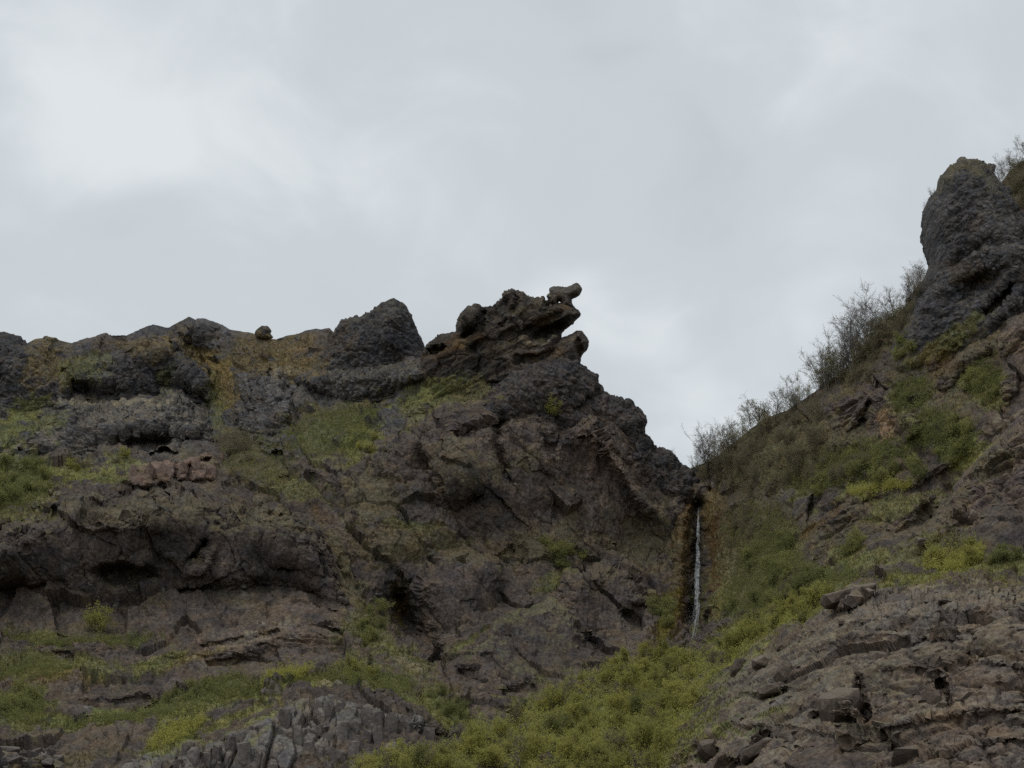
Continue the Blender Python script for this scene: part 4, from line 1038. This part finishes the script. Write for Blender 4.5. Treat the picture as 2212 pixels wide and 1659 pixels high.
def region(poly, n, pool, smin, smax, label, group, name='shrub'):
    if pool is YEL:
        pool = YEL * 3 + GRN[:3] + OLV[:4]
    a = np.array(poly, float); k = 0; tries = 0
    while k < n and tries < n * 40:
        tries += 1
        u = rnd.uniform(a[:, 0].min(), a[:, 0].max()); v = rnd.uniform(a[:, 1].min(), a[:, 1].max())
        if in_poly(np.array([u]), np.array([v]), poly)[0]:
            place_shrub(u, v, rnd.uniform(smin, smax), pool, label, group, name); k += 1
def ell(cu, cv, ru, rv, an=0):
    c, s_ = math.cos(math.radians(an)), math.sin(math.radians(an))
    return [(cu + ru * math.cos(t) * c - rv * math.sin(t) * s_, cv + ru * math.cos(t) * s_ + rv * math.sin(t) * c) for t in np.arange(12) * math.pi / 6]
G_ = 'leafy_shrub'
region([(1300,1455),(1420,1415),(1480,1435),(1560,1412),(1600,1398),(1530,1475),(1420,1500),(1300,1500)], 39, YEL, .45, .95, 'yellow-green shrub in the upper thicket, right below the waterfall', 'thicket shrubs below the waterfall', G_)
region([(1380,1510),(1520,1480),(1490,1560),(1430,1655),(1370,1670)], 27, YEL, .45, .95, 'yellow-green shrub in the thicket against the lower left edge of the crag', 'thicket shrubs beside the crag', G_)
region([(1110,1530),(1290,1480),(1370,1510),(1370,1690),(1100,1690),(1060,1600)], 50, YEL, .45, .95, 'yellow-green shrub in the wide lower middle of the gully thicket', 'thicket shrubs in mid gully', G_)
region([(760,1700),(770,1668),(950,1630),(1050,1600),(1090,1690)], 18, YEL, .6, 1.0, 'bright yellow-green shrub at the bottom edge, right of the columnar outcrop', 'thicket shrubs right of the columns', G_)
region([(1560,1420),(1620,1350),(1700,1320),(1780,1270),(1790,1285),(1740,1335),(1640,1385)], 34, YEL, .45, .8, 'bright yellow-green shrub along the top edge of the foreground crag', 'shrubs along the crag edge', G_)
region([(1560,1340),(1580,1230),(1650,1180),(1720,1250),(1800,1250),(1740,1290),(1640,1340)], 22, GRN, .6, 1.0, 'dull green shrub on the slope right of the waterfall foot', 'shrubs right of the waterfall')
region([(1490,1015),(1560,975),(1620,945),(1640,1060),(1580,1080),(1520,1040)], 22, OLV, .7, 1.1, 'olive-brown shrub just right of the upper end of the waterfall', 'olive shrubs by the upper waterfall', 'olive_shrub')
region([(1620,945),(1700,900),(1760,870),(1770,930),(1760,1050),(1640,1060)], 30, OLV, .7, 1.1, 'olive-brown twiggy shrub on the slope below the lower skyline birches', 'olive shrubs below the skyline', 'olive_shrub')
region([(1770,940),(1900,1010),(1840,1060),(1760,1060)], 14, OLV, .6, 1.0, 'olive-brown shrub under the purplish broken rock', 'olive shrubs under the purplish rock', 'olive_shrub')
region([(1560,985),(1640,918),(1700,890),(1760,848),(1850,778),(1930,695),(1985,628),(1995,640),(1930,720),(1850,800),(1760,865),(1700,905),(1640,940)], 16, OLV, .7, 1.3, 'brown-green bush rooted among the skyline birches on the right slope', 'bushes among the skyline birches', 'olive_shrub')
region([(1770,840),(1850,785),(1920,710),(1975,640),(1990,660),(1930,760),(1860,830),(1800,850)], 24, OLV, .5, .9, 'olive-brown shrub between the skyline trees and the dark rock', 'olive shrubs beside the dark rock', 'olive_shrub')
region([(1720,1030),(1850,990),(1990,1010),(2000,1045),(1900,1070),(1780,1085)], 20, GRN, .55, .95, 'green shrub on the ledge above the diagonal rock band', 'shrubs above the diagonal band')
region(ell(2060, 960, 46, 38, -30), 9, GRN, .5, .9, 'green shrub in the clump left of the right-edge rock band', 'shrub clump by the right-edge band')
region(ell(2120, 830, 34, 40, -20), 7, GRN, .5, .85, 'green shrub beside the upright slabs at the right edge', 'shrubs by the upright slabs')
region(ell(1965, 765, 26, 26), 4, GRN, .5, .8, 'small green shrub under the lower end of the dark pillar rock', 'shrubs under the pillar rock')
region(ell(2060, 1205, 55, 20, -12), 10, YEL, .45, .8, 'bright green shrub on the ledge above the foreground crag', 'shrubs on the bright green ledge', 'leafy_shrub')
region(ell(2180, 1212, 40, 14), 6, GRN, .4, .7, 'green shrub on the ledge at the right edge of the photo', 'shrubs on the right-edge ledge')
region(ell(1845, 1195, 24, 22), 3, GRN, .6, .9, 'dark green shrub in the middle of the diagonal rock band', 'shrubs in the diagonal band')
region(ell(1700, 1190, 24, 50), 7, GRN, .5, .9, 'green shrub below the square grey rock', 'shrubs below the square rock')
region(ell(2206, 400, 15, 40, -20), 22, OLV, .6, 1.0, 'olive shrub covering the slope right of the pillar', 'olive shrubs right of the pillar', 'olive_shrub')
region(ell(1950, 690, 16, 40, 40), 4, OLV, .5, .8, 'olive shrub on the left flank of the dark pillar rock', 'shrubs on the pillar flank')
region(ell(35, 1050, 80, 45), 18, GRN, .6, 1.0, 'green shrub in the clump at the left edge above the dark cliff', 'shrubs at the left edge')
region(ell(150, 1022, 36, 12), 4, YEL, .45, .75, 'light green shrub left of the reddish blocks', 'light shrubs by the reddish blocks', 'leafy_shrub')
region(ell(265, 1003, 16, 10), 2, YEL, .5, .7, 'light green shrub against the left end of the reddish blocks', 'shrubs touching the reddish blocks', 'leafy_shrub')
region(ell(520, 965, 40, 40), 8, OLV, .6, 1.0, 'olive shrub in the hollow right of the grey rock mound', 'shrubs in the hollow')
region(ell(790, 960, 26, 26, -35), 4, YEL, .4, .7, 'yellow-green shrub on the grassy slope left of the large rock face', 'shrubs left of the large rock face', 'leafy_shrub')
region(ell(1205, 1200, 55, 28), 9, GRN, .55, .9, 'dull green shrub on the central rocks above the brown lump', 'shrubs on the central rocks')
region(ell(1430, 1330, 22, 55), 7, GRN, .5, .85, 'green shrub at the left foot of the mossy waterfall wall', 'shrubs left of the waterfall foot')
region(ell(1420, 1130, 60, 40), 8, OLV, .45, .75, 'olive shrub on the buttress left of the waterfall', 'shrubs on the buttress')
region(ell(1590, 1150, 34, 60), 9, OLV, .5, .85, 'brownish shrub on the slope right of the upper waterfall', 'shrubs right of the upper waterfall')
region(ell(760, 1465, 60, 22, 8), 9, YEL, .35, .6, 'yellow-green shrub on the bench above the columnar outcrop', 'shrubs above the columns', 'leafy_shrub')
region(ell(960, 1530, 60, 20, 20), 8, GRN, .4, .7, 'green shrub on the bank right of the columnar outcrop', 'shrubs right of the columns')
region(ell(30, 1525, 50, 34), 7, GRN, .5, .85, 'green shrub on the lowest bench at the left edge', 'shrubs on the lowest bench')
region(ell(400, 1500, 90, 14, -8), 7, GRN, .35, .6, 'low green shrub along the middle bench', 'shrubs along the middle bench')
region(ell(800, 1350, 40, 50, 40), 10, GRN, .5, .8, 'green shrub in the shaded gap left of the leaning slab', 'shrubs left of the leaning slab')
place_shrub(208, 1362, 1.35, YEL, 'single light green bush at the foot of the dark left cliff', name='leafy_shrub')
place_shrub(1196, 900, 1.05, YEL, 'single yellow-green bush on the dark rock shoulder below the crag', name='leafy_shrub')
place_shrub(1188, 885, .75, YEL, 'pale top sprig of the bush on the dark rock shoulder', name='leafy_shrub')

# grass: short blades wherever the ground is green or straw coloured
nG = 70000
gu_ = nr.uniform(-30, 2240, nG * 3); gv_ = nr.uniform(690, 1680, nG * 3)
ok = gv_ > np.interp(gu_, SKY[:, 0], SKY[:, 1]) + 4
gu_, gv_ = gu_[ok], gv_[ok]
gp, gn, gc, gw = surf(gu_, gv_)
green = (gc[:, 0] + gc[:, 1]) * .5 - gc[:, 2] * 1.35
keep = (green > .038) | ((gw < 0) & (green > .022) & (nr.random(len(gu_)) < .5))
gp, gn, gc = gp[keep][:nG], gn[keep][:nG], gc[keep][:nG]
n = len(gp)
VS = []; CS = []
for _b in range(3):
    a = nr.uniform(0, 6.283, n); L = nr.uniform(.14, .42, n)
    b0 = gp + np.c_[nr.normal(0, .12, n), nr.normal(0, .06, n), np.full(n, -.06)]
    wv = np.c_[np.cos(a), np.sin(a), np.zeros(n)] * .035
    tip = b0 + np.c_[nr.normal(0, .35, n) * L, -np.abs(nr.normal(.25, .3, n)) * L, L]
    VS.append(np.stack([b0 - wv, b0 + wv, tip], 1).reshape(-1, 3))
    CS.append(np.repeat(gc * nr.uniform(.75, 1.35, n)[:, None] * np.array((1.03, 1.03, .9)), 3, 0))
VS = np.vstack(VS); CS = np.vstack(CS)
go = build('grass', VS, np.zeros((0, 4), np.int32), M_TURF, tris=np.arange(len(VS)).reshape(-1, 3), colr=CS)
tagged(go, 'short green and straw-coloured grass on the ledges and slopes', 'grass', kind='stuff')

# undergrowth: loose leaves and twigs filling the ground between the shrubs
def undergrowth(polys, n, mat, name, label, size=.075):
    VS = []
    for poly, share in polys:
        a = np.array(poly, float); m_ = int(n * share)
        uu = nr.uniform(a[:, 0].min(), a[:, 0].max(), m_ * 3); vv = nr.uniform(a[:, 1].min(), a[:, 1].max(), m_ * 3)
        e = np.c_[uu / 30, vv / 22, np.zeros(len(uu))].astype(f4)
        k_ = in_poly(uu, vv, poly) & (fbm(e * 1.6, 1.0, 4, .6) > -.08 + nr.normal(0, .15, len(uu)))
        pp, nn, _, _ = surf(uu[k_][:m_], vv[k_][:m_])
        pp = pp + np.c_[np.zeros(len(pp)), -nr.uniform(0, .25, len(pp)), nr.gamma(1.5, .22, len(pp))]
        VS.append(leaves(nr, pp, len(pp) * 2, size, .10)[0])
    VS = np.vstack(VS)
    o = build(name, VS, np.arange(len(VS)).reshape(-1, 4), mat)
    tagged(o, label, 'undergrowth', kind='stuff')
undergrowth([([(1110,1535),(1300,1455),(1420,1410),(1480,1430),(1560,1400),(1620,1350),(1780,1272),(1740,1338),(1620,1395),(1535,1475),(1485,1570),(1420,1680),(750,1690),(770,1650),(950,1612),(1060,1590)], .8),
  (ell(2060, 1208, 70, 20, -12), .07), (ell(380, 1590, 70, 16, -25), .05), (ell(620, 1470, 60, 12, -14), .04), (ell(1900, 1062, 70, 10, -12), .04)], 60000, M_LEAF_Y, 'thicket_undergrowth', 'yellow-green leafy undergrowth filling the gully')
undergrowth([([(1495,1530),(1525,1465),(1600,1385),(1670,1360),(1730,1330),(1790,1275),(1860,1240),(1905,1240),(1990,1250),(2110,1240),(2230,1228),(2230,1258),(2110,1268),(1990,1280),(1900,1272),(1850,1270),(1790,1305),(1735,1358),(1680,1385),(1610,1405),(1545,1475),(1510,1540)], 1.0)], 9000, M_LEAF_Y, 'crag_edge_grass', 'bright grass and low growth fringing the top edge of the foreground crag', .06)
undergrowth([([(1490,1015),(1600,950),(1700,895),(1850,785),(1980,640),(1990,660),(1930,760),(1860,830),(1790,880),(1790,960),(1900,1010),(1840,1060),(1700,1060),(1580,1090),(1520,1050)], .62), ([(1540,1075),(1650,1060),(1700,1050),(1680,1130),(1700,1200),(1760,1250),(1740,1300),(1600,1320),(1570,1200)], .2), ([(1000,1150),(1250,1180),(1430,1100),(1440,1200),(1300,1220),(1100,1210)], .05), ([(2152,392),(2180,366),(2215,340),(2260,300),(2260,540),(2232,500),(2205,445),(2172,408)], .13)], 34000, M_LEAF_O, 'slope_undergrowth', 'olive-brown twiggy undergrowth below the skyline', .06)
undergrowth([([(1560,1340),(1580,1230),(1650,1130),(1720,1200),(1800,1250),(1740,1290),(1640,1340)], .4), (ell(1820,1020,140,44,-12), .4), (ell(1640,1150,80,70), .2), (ell(2010,935,60,34,-30), .12), (ell(1970,860,50,34,-30), .1), (ell(1790,1262,70,18,-20), .1), (ell(2060,965,46,36,-30), .1), (ell(2125,825,40,44,-20), .1), (ell(35,1050,80,45), .12), (ell(170,1388,170,14,2), .1), (ell(60,1450,90,22), .1), (ell(40,1540,60,40), .1), (ell(300,1548,150,14,-4), .1), (ell(480,1500,110,20,-8), .12), (ell(720,935,110,50,-15), .2), (ell(560,1000,90,50,10), .1), (ell(800,1480,110,20,5), .1)], 24000, M_LEAF_G, 'green_undergrowth', 'dull green leafy undergrowth on the slopes')

# ------------------------------------------------------------------ the waterfall
m = bpy.data.materials.new('falling_water'); m.use_nodes = True
b = m.node_tree.nodes['Principled BSDF']
b.inputs['Base Color'].default_value = (.62, .64, .65, 1); b.inputs['Roughness'].default_value = .25
nzw = N(m.node_tree, 'ShaderNodeTexNoise'); nzw.inputs['Scale'].default_value = 2.2; nzw.inputs['Detail'].default_value = 5
gw = N(m.node_tree, 'ShaderNodeNewGeometry'); m.node_tree.links.new(gw.outputs['Position'], nzw.inputs[0])
m.node_tree.links.new(ramp(m.node_tree, nzw.outputs[0], [(.38, .05), (.66, .6)]).outputs[0], b.inputs['Alpha'])
M_WATER = m
wf = bpy.data.objects.new('waterfall', None)
P0, _, _, _ = surf(1500, 1400)
wf.location = P0[0] + np.array((0, -1.2, .2)); COL.objects.link(wf)
tagged(wf, 'thin white waterfall dropping between rust-coloured mossy walls', 'waterfall')
def water_path(pts, fwd):
    u = np.interp(np.linspace(0, 1, 60), np.linspace(0, 1, len(pts)), [p[0] for p in pts]); v = np.interp(np.linspace(0, 1, 60), np.linspace(0, 1, len(pts)), [p[1] for p in pts])
    S_, _, _, _ = surf(u, v)
    y = S_[:, 1]
    y = np.minimum.accumulate(np.convolve(np.pad(y, 6, mode='edge'), np.ones(13) / 13, 'valid')) - fwd
    return at(u, v, y)
def strands(name, pts, n, wide, r0, fwd, seed):
    r = np.random.default_rng(seed)
    base = water_path(pts, fwd)
    t = np.linspace(0, 1, 60)
    paths = []
    for k in range(n):
        a = r.beta(2.0, 3.6); e = min(1.0, a + r.uniform(.08, .3))
        if k < 4: a, e = 0, .8
        if e - a < .12: e = min(1, a + .15)
        i0, i1 = int(a * 59), int(e * 59) + 1
        tt = t[i0:i1]
        if len(tt) < 4: continue
        w_ = np.interp(tt, np.linspace(0, 1, len(wide)), wide)
        off = r.normal(0, 1) * w_ + .04 * np.cumsum(r.normal(0, 1, len(tt))) * .5
        pp = base[i0:i1] + np.c_[off, r.normal(0, .08, len(tt)) - .1, np.zeros(len(tt))]
        rad = r0 * r.uniform(.5, 1.2) * np.sin(np.linspace(.25, math.pi - .15, len(tt))) ** .6
        paths.append((pp, rad))
    V, Q = tubes(paths, 4)
    return build(name, V, Q, M_WATER, wf)
strands('stream', [(1509,1096),(1508,1130),(1507,1170),(1509,1200),(1506,1240),(1508,1290),(1505,1330),(1500,1365),(1497,1400)], 80, (.025, .04, .06, .12, .16, .2, .27, .36), .05, 1.8, 1)
strands('upper_stream', [(1542,1028),(1540,1045),(1538,1062)], 5, (.15, .2, .2), .07, .8, 2)
r = np.random.default_rng(4)
bp_ = water_path([(1508,1180),(1506,1250),(1504,1330),(1497,1405)], 1.3)
NS = 1500
i = r.integers(0, 60, NS)
c = bp_[i] + np.c_[r.normal(0, 1, NS) * np.interp(i, (0, 59), (.16, .62)), r.normal(0, .3, NS), r.normal(0, .3, NS)]
V = (c[:, None] + r.uniform(.02, .05, (NS, 1, 1)) * np.array(((0, 0, 1.6), (.8, -.6, -.5), (-.8, -.6, -.5), (0, .9, -.5)))[None]).reshape(-1, 3)
T_ = np.array(((0, 1, 3), (0, 2, 1), (0, 3, 2), (1, 2, 3)))
sp_ = build('spray', V, np.zeros((0, 4), np.int32), M_WATER, wf, tris=(np.arange(NS)[:, None, None] * 4 + T_[None]).reshape(-1, 3))
sp_['kind'] = 'stuff'

# ------------------------------------------------------------------ small groups: say which one, counted from the left
ORD = ('first', 'second', 'third', 'fourth', 'fifth', 'sixth', 'seventh', 'eighth', 'ninth', 'tenth', 'eleventh', 'twelfth')
byg = {}
for o in scene.objects:
    if o.parent is None and o.get('group'):
        byg.setdefault(o['group'], []).append(o)
for g_, os_ in byg.items():
    if 1 < len(os_) <= 12 and len(os_[0]['label'].split()) <= 13:
        os_.sort(key=lambda o: o.location.x / o.location.y)
        for k_, o in enumerate(os_):
            o['label'] = o['label'] + ', ' + ORD[k_] + ' from left'
